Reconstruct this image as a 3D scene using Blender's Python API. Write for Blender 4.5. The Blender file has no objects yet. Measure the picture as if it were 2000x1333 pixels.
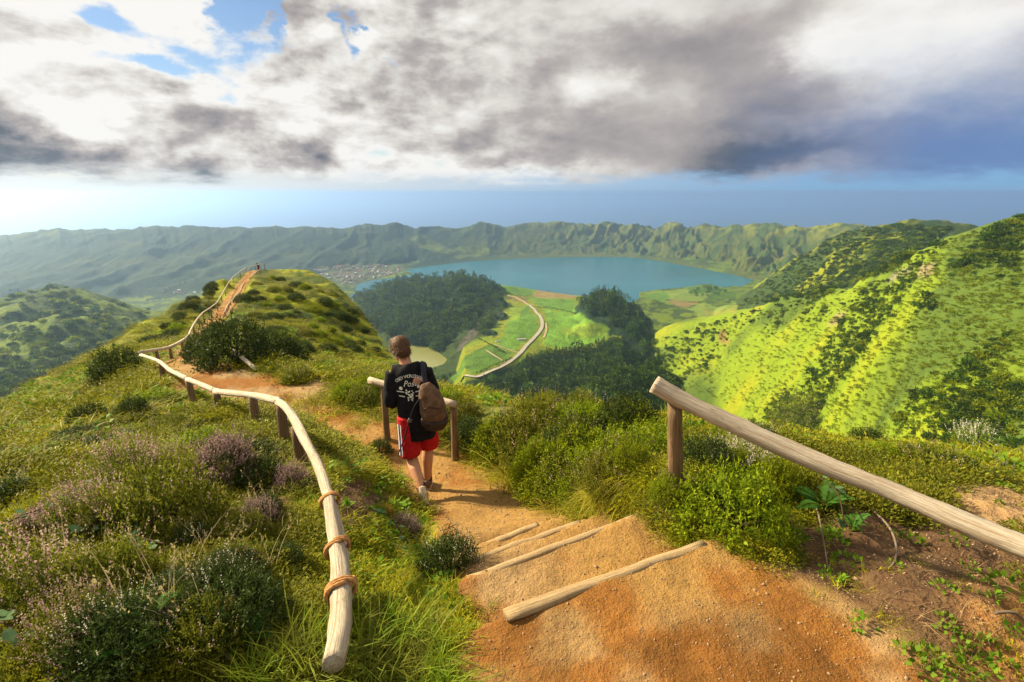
import bpy, bmesh, math, random
import numpy as np
from mathutils import Vector, Matrix

random.seed(7)
RNG = np.random.default_rng(11)
SC = bpy.context.scene
COL = SC.collection
R = math.radians

# ------------------------------------------------------------------ camera
PITCH = R(16.2)
cam_data = bpy.data.cameras.new('camera')
cam_data.sensor_width = 36.0
cam_data.lens = 18.0
cam_data.clip_start = 0.05
cam_data.clip_end = 200000.0
cam = bpy.data.objects.new('camera', cam_data)
COL.objects.link(cam)
cam.location = (0, 0, 0)
cam.rotation_euler = (R(90) - PITCH, 0, 0)
SC.camera = cam

# ------------------------------------------------------------------ light
CLOUD_GAIN = 0.395
SUN_AZ, SUN_EL = -66.0, 31.0          # degrees; azimuth from +Y towards +X
sun_data = bpy.data.lights.new('sun', 'SUN')
sun_data.energy = 5.0
sun_data.angle = R(4.0)
sun_data.color = (1.0, 0.85, 0.57)
sun = bpy.data.objects.new('sun', sun_data)
COL.objects.link(sun)
sd = Vector((math.sin(R(SUN_AZ)) * math.cos(R(SUN_EL)), math.cos(R(SUN_AZ)) * math.cos(R(SUN_EL)), math.sin(R(SUN_EL))))
sun.rotation_euler = sd.to_track_quat('Z', 'Y').to_euler()
sun.location = (-30, 20, 40)

SC.view_settings.view_transform = 'Standard'
SC.view_settings.look = 'None'
SC.view_settings.exposure = 1.2
SC.view_settings.gamma = 1.0
SC.view_settings.use_curve_mapping = False
SC.render.engine = 'CYCLES'
cy = SC.cycles
cy.use_denoising = True
try:
    cy.denoiser = 'OPENIMAGEDENOISE'
    cy.denoising_input_passes = 'RGB_ALBEDO_NORMAL'
    cy.denoising_prefilter = 'ACCURATE'
except Exception:
    pass
cy.max_bounces = 6
cy.diffuse_bounces = 3
cy.glossy_bounces = 2
cy.transmission_bounces = 3
cy.volume_bounces = 2
cy.transparent_max_bounces = 8
cy.sample_clamp_indirect = 6.0
cy.caustics_reflective = False
cy.caustics_refractive = False


# ------------------------------------------------------------------ node helper
class NT:
    def __init__(self, tree):
        self.t = tree
        self.n = tree.nodes
        self.l = tree.links

    def new(self, typ, **kw):
        nd = self.n.new(typ)
        for k, v in kw.items():
            setattr(nd, k, v)
        return nd

    def put(self, sock, v):
        if isinstance(v, bpy.types.NodeSocket):
            self.l.new(v, sock)
        elif v is not None:
            sock.default_value = v

    def m(self, op, a, b=None, c=None, clamp=False):
        nd = self.new('ShaderNodeMath', operation=op, use_clamp=clamp)
        self.put(nd.inputs[0], a)
        if b is not None:
            self.put(nd.inputs[1], b)
        if c is not None:
            self.put(nd.inputs[2], c)
        return nd.outputs[0]

    def ramp(self, x, a, b, lo=0.0, hi=1.0):
        nd = self.new('ShaderNodeMapRange', interpolation_type='SMOOTHSTEP')
        self.put(nd.inputs['Value'], x)
        self.put(nd.inputs['From Min'], a)
        self.put(nd.inputs['From Max'], b)
        self.put(nd.inputs['To Min'], lo)
        self.put(nd.inputs['To Max'], hi)
        return nd.outputs[0]

    def mix(self, f, a, b, blend='MIX'):
        nd = self.new('ShaderNodeMix', data_type='RGBA', blend_type=blend)
        self.put(nd.inputs[0], f)
        for s, v in ((nd.inputs[6], a), (nd.inputs[7], b)):
            if isinstance(v, tuple) and len(v) == 3:
                v = (*v, 1)
            self.put(s, v)
        return nd.outputs[2]

    def noise(self, vec, scale, detail=5, rough=0.55, dist=0.0, dims='3D', out=0):
        nd = self.new('ShaderNodeTexNoise', noise_dimensions=dims)
        if vec is not None:
            self.put(nd.inputs['Vector'], vec)
        nd.inputs['Scale'].default_value = scale
        nd.inputs['Detail'].default_value = detail
        nd.inputs['Roughness'].default_value = rough
        nd.inputs['Distortion'].default_value = dist
        return nd.outputs[out]

    def comb(self, x, y, z):
        nd = self.new('ShaderNodeCombineXYZ')
        self.put(nd.inputs[0], x)
        self.put(nd.inputs[1], y)
        self.put(nd.inputs[2], z)
        return nd.outputs[0]


# ------------------------------------------------------------------ sky
def px_azel(px, py):
    dx, dy = (px - 1000) / 1000, -(py - 666.5) / 1000
    y = math.cos(PITCH) + math.sin(PITCH) * dy
    z = -math.sin(PITCH) + math.cos(PITCH) * dy
    return math.atan2(dx, y), math.atan2(z, math.hypot(dx, y))


world = bpy.data.worlds.new('World')
SC.world = world
world.use_nodes = True
W = NT(world.node_tree)
W.n.clear()
w_out = W.new('ShaderNodeOutputWorld')
tc = W.new('ShaderNodeTexCoord')
dirv = tc.outputs['Generated']
sep = W.new('ShaderNodeSeparateXYZ')
W.l.new(dirv, sep.inputs[0])
sx, sy, sz = sep.outputs
az = W.m('ARCTAN2', sx, sy)
el = W.m('ARCSINE', sz)
nish = W.new('ShaderNodeTexSky', sky_type='NISHITA')
nish.sun_disc = False
nish.sun_elevation = R(SUN_EL)
nish.sun_rotation = R(SUN_AZ)
nish.air_density = 1.0
nish.dust_density = 0.2
nish.ozone_density = 3.0
bg_sky = W.new('ShaderNodeBackground')
W.l.new(nish.outputs[0], bg_sky.inputs[0])
bg_sky.inputs[1].default_value = 0.05
# clouds on a flat deck seen in perspective
elp = W.m('MAXIMUM', sz, 0.0)
den = W.m('ADD', elp, 0.16)
cvec = W.comb(W.m('DIVIDE', sx, den), W.m('DIVIDE', sy, den), 0.0)
warp = W.noise(cvec, 1.1, 3, 0.5, out=1)
vm = W.new('ShaderNodeVectorMath', operation='MULTIPLY_ADD')
W.l.new(warp, vm.inputs[0])
vm.inputs[1].default_value = (0.5, 0.5, 0.0)
W.l.new(cvec, vm.inputs[2])
cw = vm.outputs[0]


def moved(vec, v):
    nd = W.new('ShaderNodeVectorMath', operation='ADD')
    W.l.new(vec, nd.inputs[0])
    nd.inputs[1].default_value = v
    return nd.outputs[0]


def scaled(vec, v):
    nd = W.new('ShaderNodeVectorMath', operation='MULTIPLY')
    W.l.new(vec, nd.inputs[0])
    nd.inputs[1].default_value = v
    return nd.outputs[0]


flat = scaled(dirv, (1.0, 1.0, 1.9))
puff = W.noise(flat, 5.5, 9, 0.55, 0.15)             # billows
puff_s = W.noise(moved(flat, (sd.x * 0.022, sd.y * 0.022, 0.030)), 5.5, 9, 0.55, 0.15)   # the same, a step nearer the sun
wisp = W.noise(flat, 17.0, 6, 0.6, 0.4)
deck = W.noise(cw, 1.6, 8, 0.55)
relief = W.m('SUBTRACT', puff, puff_s)
jx = W.m('MULTIPLY', W.m('SUBTRACT', W.noise(flat, 6.0, 6, 0.6), 0.5), 0.26)
jy = W.m('MULTIPLY', W.m('SUBTRACT', W.noise(moved(flat, (3.1, 1.7, 0.4)), 7.0, 6, 0.6), 0.5), 0.13)
azj = W.m('ADD', az, jx)
elj = W.m('ADD', el, jy)


def lobe(px, py, wx, wy):
    """soft cloud mass at a place in the sky; size in 2000-px units"""
    a, e = px_azel(px, py)
    k = math.cos(a)
    u = W.m('MULTIPLY', W.m('SUBTRACT', azj, a), 1000.0 / wx / k)
    v = W.m('MULTIPLY', W.m('SUBTRACT', elj, e), 1000.0 / wy / k)
    s = W.m('ADD', W.m('MULTIPLY', u, u), W.m('MULTIPLY', v, v))
    return W.m('EXPONENT', W.m('MULTIPLY', s, -1.0))


def total(items):
    acc = None
    for wgt, lb in items:
        t = W.m('MULTIPLY', lb, wgt)
        acc = t if acc is None else W.m('ADD', acc, t)
    return acc


SKY_HOLES = [(.80, lobe(462, 5, 34, 30)), (0.72, lobe(532, 40, 24, 34)), (.80, lobe(686, 62, 22, 34)), (.26, lobe(270, 145, 80, 16)), (.45, lobe(778, 135, 36, 20)),
             (.28, lobe(60, 140, 80, 26)), (.30, lobe(190, 60, 60, 26))]
SKY_DARK = [(-.20, lobe(860, 350, 120, 14)), (-.22, lobe(1060, 352, 80, 12)), (.14, lobe(1350, 60, 120, 60)), (-.12, lobe(1350, 190, 80, 40)), (.22, lobe(330, 190, 70, 30)), (.22, lobe(140, 60, 90, 40)), (.18, lobe(600, 130, 120, 50)), (.55, lobe(70, 315, 150, 62)), (.50, lobe(-20, 250, 110, 60)), (.55, lobe(150, 370, 140, 30)), (.55, lobe(385, 358, 65, 34)), (.48, lobe(625, 318, 65, 42)), (.34, lobe(480, 375, 130, 22)), (.30, lobe(430, 235, 90, 50)),
            (.10, lobe(900, 210, 200, 90)), (.24, lobe(1210, 110, 190, 70)), (.14, lobe(1030, 270, 200, 70)), (.16, lobe(1260, 270, 160, 60)), (.10, lobe(980, 40, 70, 50)), (.36, lobe(1450, 305, 150, 30)), (.30, lobe(1480, 190, 110, 110)),
            (.26, lobe(1700, 290, 260, 70)), (.15, lobe(500, 90, 90, 50)), (-.30, lobe(1165, 170, 45, 34)), (-.22, lobe(1010, 110, 60, 40)), (-.30, lobe(1570, 95, 70, 30)), (-.20, lobe(1250, 20, 160, 40)), (-.26, lobe(1800, 70, 160, 90)),
            (-.40, lobe(130, 225, 130, 40)), (-.30, lobe(260, 110, 240, 110)), (-.20, lobe(740, 350, 160, 22)), (-.18, lobe(1010, 345, 150, 18)), (-.2, lobe(600, 200, 90, 50))]
soft = W.ramp(az, R(-20), R(20))
holes = W.m('ADD', total(SKY_HOLES), W.m('MULTIPLY', W.m('SUBTRACT', .52, puff), W.m('SUBTRACT', 2.6, W.m('MULTIPLY', soft, 1.6))))
holes = W.m('ADD', holes, W.m('MULTIPLY', W.m('SUBTRACT', .5, deck), .8))
alpha = W.m('SUBTRACT', 1.0, W.ramp(holes, 0.34, 0.62))
tex = W.m('ADD', W.m('MULTIPLY', W.m('SUBTRACT', .5, puff), -1.1), W.m('MULTIPLY', W.m('SUBTRACT', .5, wisp), .42))
tex = W.m('ADD', tex, W.m('MULTIPLY', relief, 1.7))
tex = W.m('ADD', tex, W.m('MULTIPLY', W.m('SUBTRACT', deck, .5), .5))
tex = W.m('MULTIPLY', tex, W.m('SUBTRACT', 1.0, W.m('MULTIPLY', soft, .82)))
base = W.ramp(az, R(-45), R(12), .12, .23)
dark = W.m('ADD', W.m('ADD', total(SKY_DARK), base), tex, clamp=True)
cr = W.new('ShaderNodeValToRGB')
W.l.new(dark, cr.inputs[0])
els = cr.color_ramp.elements
els[0].position, els[0].color = 0.0, (1.05, 1.03, 0.99, 1)
els[1].position, els[1].color = 1.0, (0.10, 0.125, 0.165, 1)
for p, c in ((0.20, (0.82, 0.79, 0.74)), (0.40, (0.54, 0.495, 0.475)), (0.62, (0.33, 0.315, 0.33)), (.80, (.175, .19, .225))):
    e = els.new(p)
    e.color = (*c, 1)
# away from the sun the sheet turns blue towards the lower right
blue = W.m('MULTIPLY', W.ramp(azj, R(16), R(43)), W.ramp(elj, R(15), R(3)))
ccol = W.mix(blue, cr.outputs[0], W.mix(dark, (0.24, 0.37, 0.64), (0.05, 0.16, 0.44)))
# the clear strip over the sea, veiled by sea air
veil = W.mix(W.ramp(az, R(-40), R(36)), (.96, .98, .95), (.26, .50, .80))
elk = W.m('ADD', el, W.m('MULTIPLY', W.m('SUBTRACT', W.noise(scaled(dirv, (1.0, 1.0, 3.5)), 11.0, 6, .6), .5), .085))
strip = W.ramp(elk, R(.3), R(2.6))
strip = W.m('MULTIPLY', strip, W.ramp(el, R(.25), R(1.0)))
ccol = W.mix(strip, veil, ccol)
alpha = W.m('MAXIMUM', alpha, W.m('SUBTRACT', 1.0, strip))
bg_cloud = W.new('ShaderNodeBackground')
W.l.new(ccol, bg_cloud.inputs[0])
bg_cloud.inputs[1].default_value = CLOUD_GAIN
mixs = W.new('ShaderNodeMixShader')
W.l.new(alpha, mixs.inputs[0])
W.l.new(bg_sky.outputs[0], mixs.inputs[1])
W.l.new(bg_cloud.outputs[0], mixs.inputs[2])
W.l.new(mixs.outputs[0], w_out.inputs['Surface'])


# ------------------------------------------------------------------ object helpers
def tag(o, label=None, cat=None, group=None, kind=None):
    for k, v in (('label', label), ('category', cat), ('group', group), ('kind', kind)):
        if v:
            o[k] = v
    return o


def mesh_np(name, verts, quads=None, tris=None, smooth=False):
    me = bpy.data.meshes.new(name)
    verts = np.asarray(verts, dtype=np.float32)
    me.vertices.add(len(verts))
    me.vertices.foreach_set('co', verts.ravel())
    idx, starts, tot = [], [], 0
    if quads is not None and len(quads):
        q = np.asarray(quads, dtype=np.int32)
        idx.append(q.ravel())
        starts.append(np.arange(len(q), dtype=np.int32) * 4)
        tot = len(q) * 4
    if tris is not None and len(tris):
        t = np.asarray(tris, dtype=np.int32)
        idx.append(t.ravel())
        starts.append(tot + np.arange(len(t), dtype=np.int32) * 3)
    idx = np.concatenate(idx)
    starts = np.concatenate(starts)
    me.loops.add(len(idx))
    me.loops.foreach_set('vertex_index', idx)
    me.polygons.add(len(starts))
    me.polygons.foreach_set('loop_start', starts)
    if smooth:
        me.polygons.foreach_set('use_smooth', np.ones(len(starts), dtype=bool))
    me.update(calc_edges=True)
    return me


def link(name, me, mats=None, parent=None, loc=None):
    o = bpy.data.objects.new(name, me)
    if mats:
        for m_ in (mats if isinstance(mats, (list, tuple)) else [mats]):
            me.materials.append(m_)
    if parent is not None:
        o.parent = parent
    if loc is not None:
        o.location = loc
    COL.objects.link(o)
    return o


def empty(name, loc=(0, 0, 0), rz=0.0):
    o = bpy.data.objects.new(name, None)
    o.empty_display_size = 0.1
    o.location = loc
    o.rotation_euler = (0, 0, rz)
    COL.objects.link(o)
    return o


def vcol(me, cols, name='tint'):
    a = me.color_attributes.new(name, 'FLOAT_COLOR', 'POINT')
    c = np.ones((len(cols), 4), dtype=np.float32)
    c[:, :3] = cols
    a.data.foreach_set('color', c.ravel())


# ------------------------------------------------------------------ noise in numpy
_P = np.random.default_rng(5).permutation(512)
_P = np.concatenate([_P, _P, _P])
_G = np.random.default_rng(6).uniform(-1, 1, 512)


def vnoise(x, y):
    xi = np.floor(x).astype(np.int64)
    yi = np.floor(y).astype(np.int64)
    fx = x - xi
    fy = y - yi
    fx = fx * fx * fx * (fx * (fx * 6 - 15) + 10)
    fy = fy * fy * fy * (fy * (fy * 6 - 15) + 10)
    xi &= 511
    yi &= 511
    xj = (xi + 1) & 511
    yj = (yi + 1) & 511
    a = _G[_P[_P[xi] + yi]]
    b = _G[_P[_P[xj] + yi]]
    c = _G[_P[_P[xi] + yj]]
    d = _G[_P[_P[xj] + yj]]
    return (a + (b - a) * fx) * (1 - fy) + (c + (d - c) * fx) * fy


def fbm(x, y, oct=5, gain=0.5, lac=2.03):
    s, a, n = 0.0, 1.0, 0.0
    for k in range(oct):
        s = s + a * vnoise(x + 17.3 * k, y - 9.1 * k)
        n += a
        a *= gain
        x = x * lac
        y = y * lac
    return s / n * 1.6


def ridged(x, y, oct=4, gain=0.5, lac=2.07):
    s, a, n = 0.0, 1.0, 0.0
    for k in range(oct):
        s = s + a * (1 - np.abs(vnoise(x + 31.7 * k, y + 5.3 * k)) * 2.0)
        n += a
        a *= gain
        x = x * lac
        y = y * lac
    return s / n


def sstep(a, b, x):
    t = np.clip((x - a) / (b - a), 0, 1)
    return t * t * (3 - 2 * t)


# ------------------------------------------------------------------ the land, as one height field on a polar grid about the viewpoint
def P(px, py, Y):
    """the point at forward distance Y seen in the direction of a photo pixel"""
    dx, dy = (px - 1000) / 1000, -(py - 666.5) / 1000
    y = math.cos(PITCH) + math.sin(PITCH) * dy
    z = -math.sin(PITCH) + math.cos(PITCH) * dy
    return np.array((dx / y * Y, Y, z / y * Y))


AZ_D = np.arange(-50, 50.001, 0.112)
_side = [50 + 0.112]
while _side[-1] < 176:
    _side.append(_side[-1] + min(4.0, 0.25 * 1.12 ** len(_side)))
_side = np.array(_side)
AZ = np.radians(np.concatenate([-_side[::-1], AZ_D, _side]))
RR = np.concatenate([np.geomspace(0.35, 12, 225, endpoint=False), np.geomspace(12, 120, 165, endpoint=False),
                     np.geomspace(120, 1000, 400, endpoint=False), np.geomspace(1000, 3000, 120, endpoint=False), np.geomspace(3000, 6000, 120, endpoint=False),
                     np.geomspace(6000, 9500, 14)])
LR = np.log(RR)
NA, NR = len(AZ), len(RR)
AG, RG = np.meshgrid(AZ, RR, indexing='ij')
XG, YG = RG * np.sin(AG), RG * np.cos(AG)


def polar(p):
    return math.atan2(p[0], p[1]), math.hypot(p[0], p[1]), p[2]


def keyline(pts):
    q = sorted(polar(P(*p)) for p in pts)
    a = np.array([t[0] for t in q])
    r = np.array([t[1] for t in q])
    z = np.array([t[2] for t in q])
    lr = np.interp(AZ, a, np.log(r))
    return np.exp(lr), np.exp(lr) * np.interp(AZ, a, z / r)


def smooth_az(v, k):
    ker = np.hanning(2 * k + 3)
    ker /= ker.sum()
    return np.convolve(np.pad(v, k + 1, mode='edge'), ker, mode='valid')


def loft(lines, front=0.5, back=0.6, fade=None, sm=6):
    """surface through several lines, near to far; falls away in front of the first and behind the last"""
    rs, zs = [], []
    for ln in lines:
        r, z = keyline(ln)
        rs.append(smooth_az(r, sm))
        zs.append(smooth_az(z, sm))
    Z = np.empty((NA, NR))
    for i in range(NA):
        r = [x[i] for x in rs]
        z = [x[i] for x in zs]
        for k in range(1, len(r)):
            if r[k] <= r[k - 1] * 1.01:
                r[k] = r[k - 1] * 1.01
        rr = np.array([r[0] * 0.2] + r + [r[-1] * 1.15, r[-1] * 3])
        zz = np.array([z[0] - front * r[0] * 0.8] + z + [z[-1] - back * 0.75 * r[-1] * 0.15, z[-1] - back * r[-1] * 2])
        Z[i] = np.interp(LR, np.log(rr), zz)
    ker = np.hanning(15)[1:-1]
    ker /= ker.sum()
    Zp = np.pad(Z, ((0, 0), (6, 6)), mode='edge')
    Z = sum(ker[k] * Zp[:, k:k + NR] for k in range(13))
    if fade is not None:
        a0, a1, w = fade
        out = np.maximum(R(a0) - AG, 0) + np.maximum(AG - R(a1), 0)
        Z = Z - out * RG * w
    return Z


def px_az(px, py):
    return math.degrees(px_azel(px, py)[0])


# far crater rim
rim = [(-700, 475), (-300, 468), (0, 459), (40, 452), (100, 448), (112, 442), (150, 447), (210, 444), (300, 441), (400, 439), (520, 441), (640, 444), (680, 444),
       (720, 437), (770, 434), (800, 441), (860, 444), (890, 443), (915, 437), (935, 433), (960, 436), (985, 441), (1010, 436), (1050, 431),
       (1100, 429), (1140, 434), (1190, 431), (1230, 437), (1265, 438), (1300, 434), (1350, 438), (1400, 435), (1450, 437), (1510, 433), (1560, 438),
       (1620, 436), (1680, 438), (1760, 440), (1900, 442), (2300, 445)]
RIM_Y = ([-700, 0, 300, 600, 800, 935, 1100, 1230, 1350, 1510, 1700, 2000, 2300], [2500, 2950, 3200, 3650, 4050, 4300, 4550, 4500, 4150, 3650, 3150, 2700, 2500])
BASE_Y = ([-700, 0, 300, 600, 800, 935, 1100, 1230, 1350, 1470, 1600, 2000, 2300], [1500, 1900, 2150, 2750, 3250, 3650, 3850, 3850, 3350, 2850, 2500, 2100, 1900])
WALL_TOP = [(x, y, float(np.interp(x, *RIM_Y))) for x, y in rim]


def at_level(px, Y, z):
    """photo pixel column px, forward distance Y and height z -> (px, py, Y)"""
    dy = (z / Y * math.cos(PITCH) + math.sin(PITCH)) / (math.cos(PITCH) - z / Y * math.sin(PITCH))
    return (px, 666.5 - dy * 1000, Y)


WALL_BASE = [at_level(x, y, -446) for x, y in zip(*BASE_Y)]
WALL_MID = []
for x in range(-700, 2301, 100):
    yb, yt = np.interp(x, *BASE_Y), np.interp(x, *RIM_Y)
    zt = P(x, float(np.interp(x, [p[0] for p in rim], [p[1] for p in rim])), yt)[2]
    WALL_MID.append(at_level(x, yb + 0.60 * (yt - yb), -446 + 0.44 * (zt + 486)))
Z_wall = loft([WALL_BASE, WALL_MID, WALL_TOP], front=0.06, back=0.17, sm=3)

# valley floor with the blue lake in it
def ring(pts, z):
    out = []
    for px, py in pts:
        d = P(px, py, 1.0)
        out.append(d[:2] * (z / d[2]))
    return np.array(out)


LAKE_Z, POND_Z = -450.0, -374.0
lake_px = [(684, 578), (690, 566), (706, 553), (735, 546), (775, 541), (806, 537), (800, 531), (790, 528), (818, 520), (868, 511), (915, 509), (965, 503), (1030, 500), (1100, 497),
           (1215, 497), (1260, 502), (1300, 509), (1350, 520), (1400, 531), (1440, 537), (1478, 545), (1455, 560), (1425, 566), (1385, 556), (1345, 561),
           (1300, 566), (1258, 571), (1250, 578), (1246, 590), (1210, 600), (1100, 612), (950, 615), (800, 612), (690, 600)]
LAKE = ring(lake_px, LAKE_Z)
pond_px = [(806, 675), (832, 675), (852, 684), (876, 702), (868, 712), (838, 722), (800, 728), (765, 720), (745, 700), (770, 682)]
POND = ring(pond_px, POND_Z)


def seg_dist(x, y, poly, closed=True):
    """distance to a polyline, parameter along it and side"""
    n = len(poly)
    best = np.full(x.shape, 1e12)
    for i in range(n if closed else n - 1):
        a, b = poly[i], poly[(i + 1) % n]
        ux, uy = b[0] - a[0], b[1] - a[1]
        t = np.clip(((x - a[0]) * ux + (y - a[1]) * uy) / max(ux * ux + uy * uy, 1e-9), 0, 1)
        best = np.minimum(best, (x - a[0] - t * ux) ** 2 + (y - a[1] - t * uy) ** 2)
    return np.sqrt(best)


def inside(x, y, poly):
    c = np.zeros(x.shape, dtype=bool)
    n = len(poly)
    for i in range(n):
        a, b = poly[i], poly[i - 1]
        if a[1] == b[1]:
            continue
        c ^= ((a[1] > y) != (b[1] > y)) & (x < (b[0] - a[0]) * (y - a[1]) / (b[1] - a[1]) + a[0])
    return c


far_sel = (RG > 1500) & (np.abs(AG) < R(50))
d_lake = np.full(XG.shape, 1e6)
d_lake[far_sel] = seg_dist(XG[far_sel], YG[far_sel], LAKE)
in_lake = np.zeros(XG.shape, dtype=bool)
in_lake[far_sel] = inside(XG[far_sel], YG[far_sel], LAKE)
sd_lake = np.where(in_lake, -d_lake, d_lake) + 14 * fbm(XG / 90, YG / 90, 4)
Z_floor = -449.6 + np.clip(sd_lake * 0.06, -14, 9) + 1.6 * fbm(XG / 130, YG / 130, 3) * sstep(0, 120, np.abs(sd_lake))
Z_floor = np.where(RG < 1500, -435, Z_floor)
Z_floor = np.where(RG > 5300, -900, Z_floor)

# the tongue of land left of the crater: a grassy hill below the left wall
Z_lefthill = loft([
    [(-400, 800, 420), (-150, 800, 450), (0, 800, 500), (120, 770, 560), (260, 730, 640), (420, 720, 760), (560, 720, 900)],
    [(-400, 660, 700), (-150, 660, 740), (0, 655, 800), (110, 625, 850), (260, 645, 900), (420, 670, 950), (560, 690, 1000)],
    [(-400, 600, 1000), (-150, 585, 1050), (0, 566, 1080), (60, 559, 1090), (95, 551, 1095), (125, 551, 1100), (160, 562, 1110), (200, 578, 1120), (250, 592, 1140), (310, 598, 1180),
     (380, 622, 1180), (440, 650, 1150), (560, 700, 1120)]], front=0.35, back=0.55, fade=(-60, px_az(520, 640), 1.2))

# the wooded dome above the small lake
Z_dome = loft([
    [(560, 690, 1250), (690, 682, 1230), (800, 676, 1210), (832, 676, 1200), (880, 702, 1110), (905, 690, 1120), (960, 650, 1180)],
    [(560, 640, 1600), (690, 620, 1560), (800, 602, 1510), (860, 605, 1480), (905, 608, 1400), (960, 600, 1420)],
    [(560, 615, 2050), (640, 595, 2020), (690, 574, 1990), (720, 560, 1960), (750, 552, 1930), (800, 543, 1880), (850, 536, 1830), (900, 534, 1800), (940, 541, 1790), (985, 566, 1770), (1040, 610, 1700)]],
    front=0.12, back=0.5, fade=(px_az(520, 600), px_az(985, 590), 1.4))
# the pasture plateau with the road
Z_plateau = loft([
    [(840, 790, 770), (890, 780, 790), (980, 790, 830), (1080, 785, 860), (1160, 770, 900), (1230, 740, 960), (1300, 735, 960)],
    [(840, 750, 830), (900, 742, 870), (960, 722, 930), (1010, 700, 1010), (1060, 690, 1060), (1110, 686, 1090), (1150, 675, 1130), (1190, 658, 1200), (1230, 675, 1160), (1300, 705, 1080)],
    [(840, 700, 1080), (900, 672, 1180), (960, 640, 1250), (1010, 625, 1300), (1060, 622, 1340), (1110, 620, 1370), (1190, 618, 1400), (1230, 640, 1300), (1300, 690, 1160)],
    [(840, 610, 1750), (900, 560, 1850), (940, 548, 1980), (1000, 555, 1960), (1060, 565, 1920), (1120, 573, 1880), (1180, 578, 1800), (1230, 610, 1650), (1300, 680, 1400)]],
    front=0.30, back=0.7, fade=(px_az(905, 640), px_az(1215, 640), 2.0))
# the wooded cone at its right
Z_cone = loft([
    [(1100, 660, 1180), (1190, 668, 1180), (1240, 720, 1080), (1280, 735, 1060), (1320, 740, 1060)],
    [(1100, 640, 1340), (1150, 604, 1380), (1190, 590, 1380), (1230, 616, 1330), (1262, 650, 1260), (1285, 700, 1180), (1320, 730, 1150)],
    [(1100, 622, 1500), (1130, 592, 1500), (1150, 573, 1490), (1172, 561, 1480), (1192, 560, 1470), (1215, 574, 1450), (1240, 594, 1430), (1262, 622, 1390), (1276, 655, 1340), (1290, 700, 1250), (1320, 730, 1200)]],
    front=0.5, back=0.75, fade=(px_az(1110, 600), px_az(1285, 640), 1.5))
# the little hill at the lakeside pastures
Z_islet = loft([
    [(1215, 612, 1900), (1270, 614, 1900), (1330, 608, 1920)],
    [(1215, 606, 2060), (1250, 586, 2090), (1274, 577, 2100), (1300, 588, 2090), (1330, 602, 2080)]], front=0.5, back=0.6, fade=(px_az(1225, 590), px_az(1318, 590), 2.0))
# the ridge that runs down from the right to the lake
Z_ridge = loft([
    [(1330, 655, 1500), (1450, 640, 1360), (1600, 610, 1050), (1750, 590, 820), (1900, 570, 700), (2200, 540, 600)],
    [(1330, 640, 1780), (1450, 602, 1700), (1530, 560, 1580), (1600, 530, 1400), (1680, 500, 1200), (1750, 490, 1080), (1900, 480, 950), (2200, 470, 850)],
    [(1330, 630, 2050), (1400, 604, 2000), (1440, 584, 1960), (1470, 561, 1920), (1520, 522, 1840), (1560, 492, 1740), (1610, 466, 1640), (1660, 446, 1540), (1690, 436, 1480), (1720, 431, 1430), (1760, 431, 1380),
     (1800, 436, 1320), (1850, 440, 1260), (1875, 443, 1230), (1950, 448, 1150), (2200, 450, 1000)]], front=0.5, back=0.6, fade=(px_az(1400, 600), 80, 1.2))
# the near green slope
S_CREST = [(1260, 665, 1230), (1290, 636, 1215), (1330, 618, 1195), (1380, 611, 1155), (1440, 606, 1075), (1500, 596, 985), (1560, 580, 890), (1620, 572, 805), (1680, 552, 730), (1725, 540, 690), (1745, 522, 675),
           (1765, 508, 655), (1800, 491, 625), (1850, 467, 595), (1900, 447, 570), (1950, 431, 552), (2000, 418, 540), (2300, 340, 480)]


def below_crest(px, py, g=.45):
    """a point of the slope seen at (px, py): it rises g metres per metre towards the crest"""
    xs = [c[0] for c in S_CREST]
    cpy, cY = np.interp(px, xs, [c[1] for c in S_CREST]), np.interp(px, xs, [c[2] for c in S_CREST])
    pc = P(px, cpy, cY)
    rc, tcz = math.hypot(pc[0], pc[1]), math.tan(px_azel(px, cpy)[1])
    r = rc * (g - tcz) / (g - math.tan(px_azel(px, py)[1]))
    return (px, py, r * math.cos(px_azel(px, py)[0]))


Z_slope = loft([
    [below_crest(x, y) for x, y in ((1260, 815), (1300, 820), (1400, 835), (1600, 880), (1700, 893), (1800, 905), (2000, 900), (2300, 880))],
    [below_crest(x, y) for x, y in ((1260, 775), (1300, 760), (1400, 748), (1600, 740), (1700, 740), (1800, 720), (2000, 680), (2300, 620))],
    [below_crest(x, y) for x, y in ((1260, 700), (1300, 690), (1400, 655), (1600, 640), (1700, 630), (1800, 580), (2000, 540), (2300, 470))],
    S_CREST], front=0.5, back=0.55, fade=(px_az(1275, 700), 85, 1.5), sm=10)
Z_spur = loft([
    [(1110, 815, 640), (1200, 815, 640), (1340, 810, 640)],
    [(1110, 790, 700), (1160, 755, 720), (1200, 738, 735), (1250, 724, 750), (1290, 720, 755), (1325, 735, 760), (1345, 760, 760)]], front=0.6, back=0.5, fade=(px_az(1150, 750), px_az(1330, 750), 1.6))


# ---- relief of each feature
def gullies(x, y, s, dirx, diry, warp=0.6):
    """ribs that run along (dirx, diry)"""
    u = x * diry - y * dirx
    v = x * dirx + y * diry
    u = u + warp * s * fbm(x / (2.5 * s), y / (2.5 * s), 3)
    return ridged(u / s, v / (4.5 * s), 4, 0.55)


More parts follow.
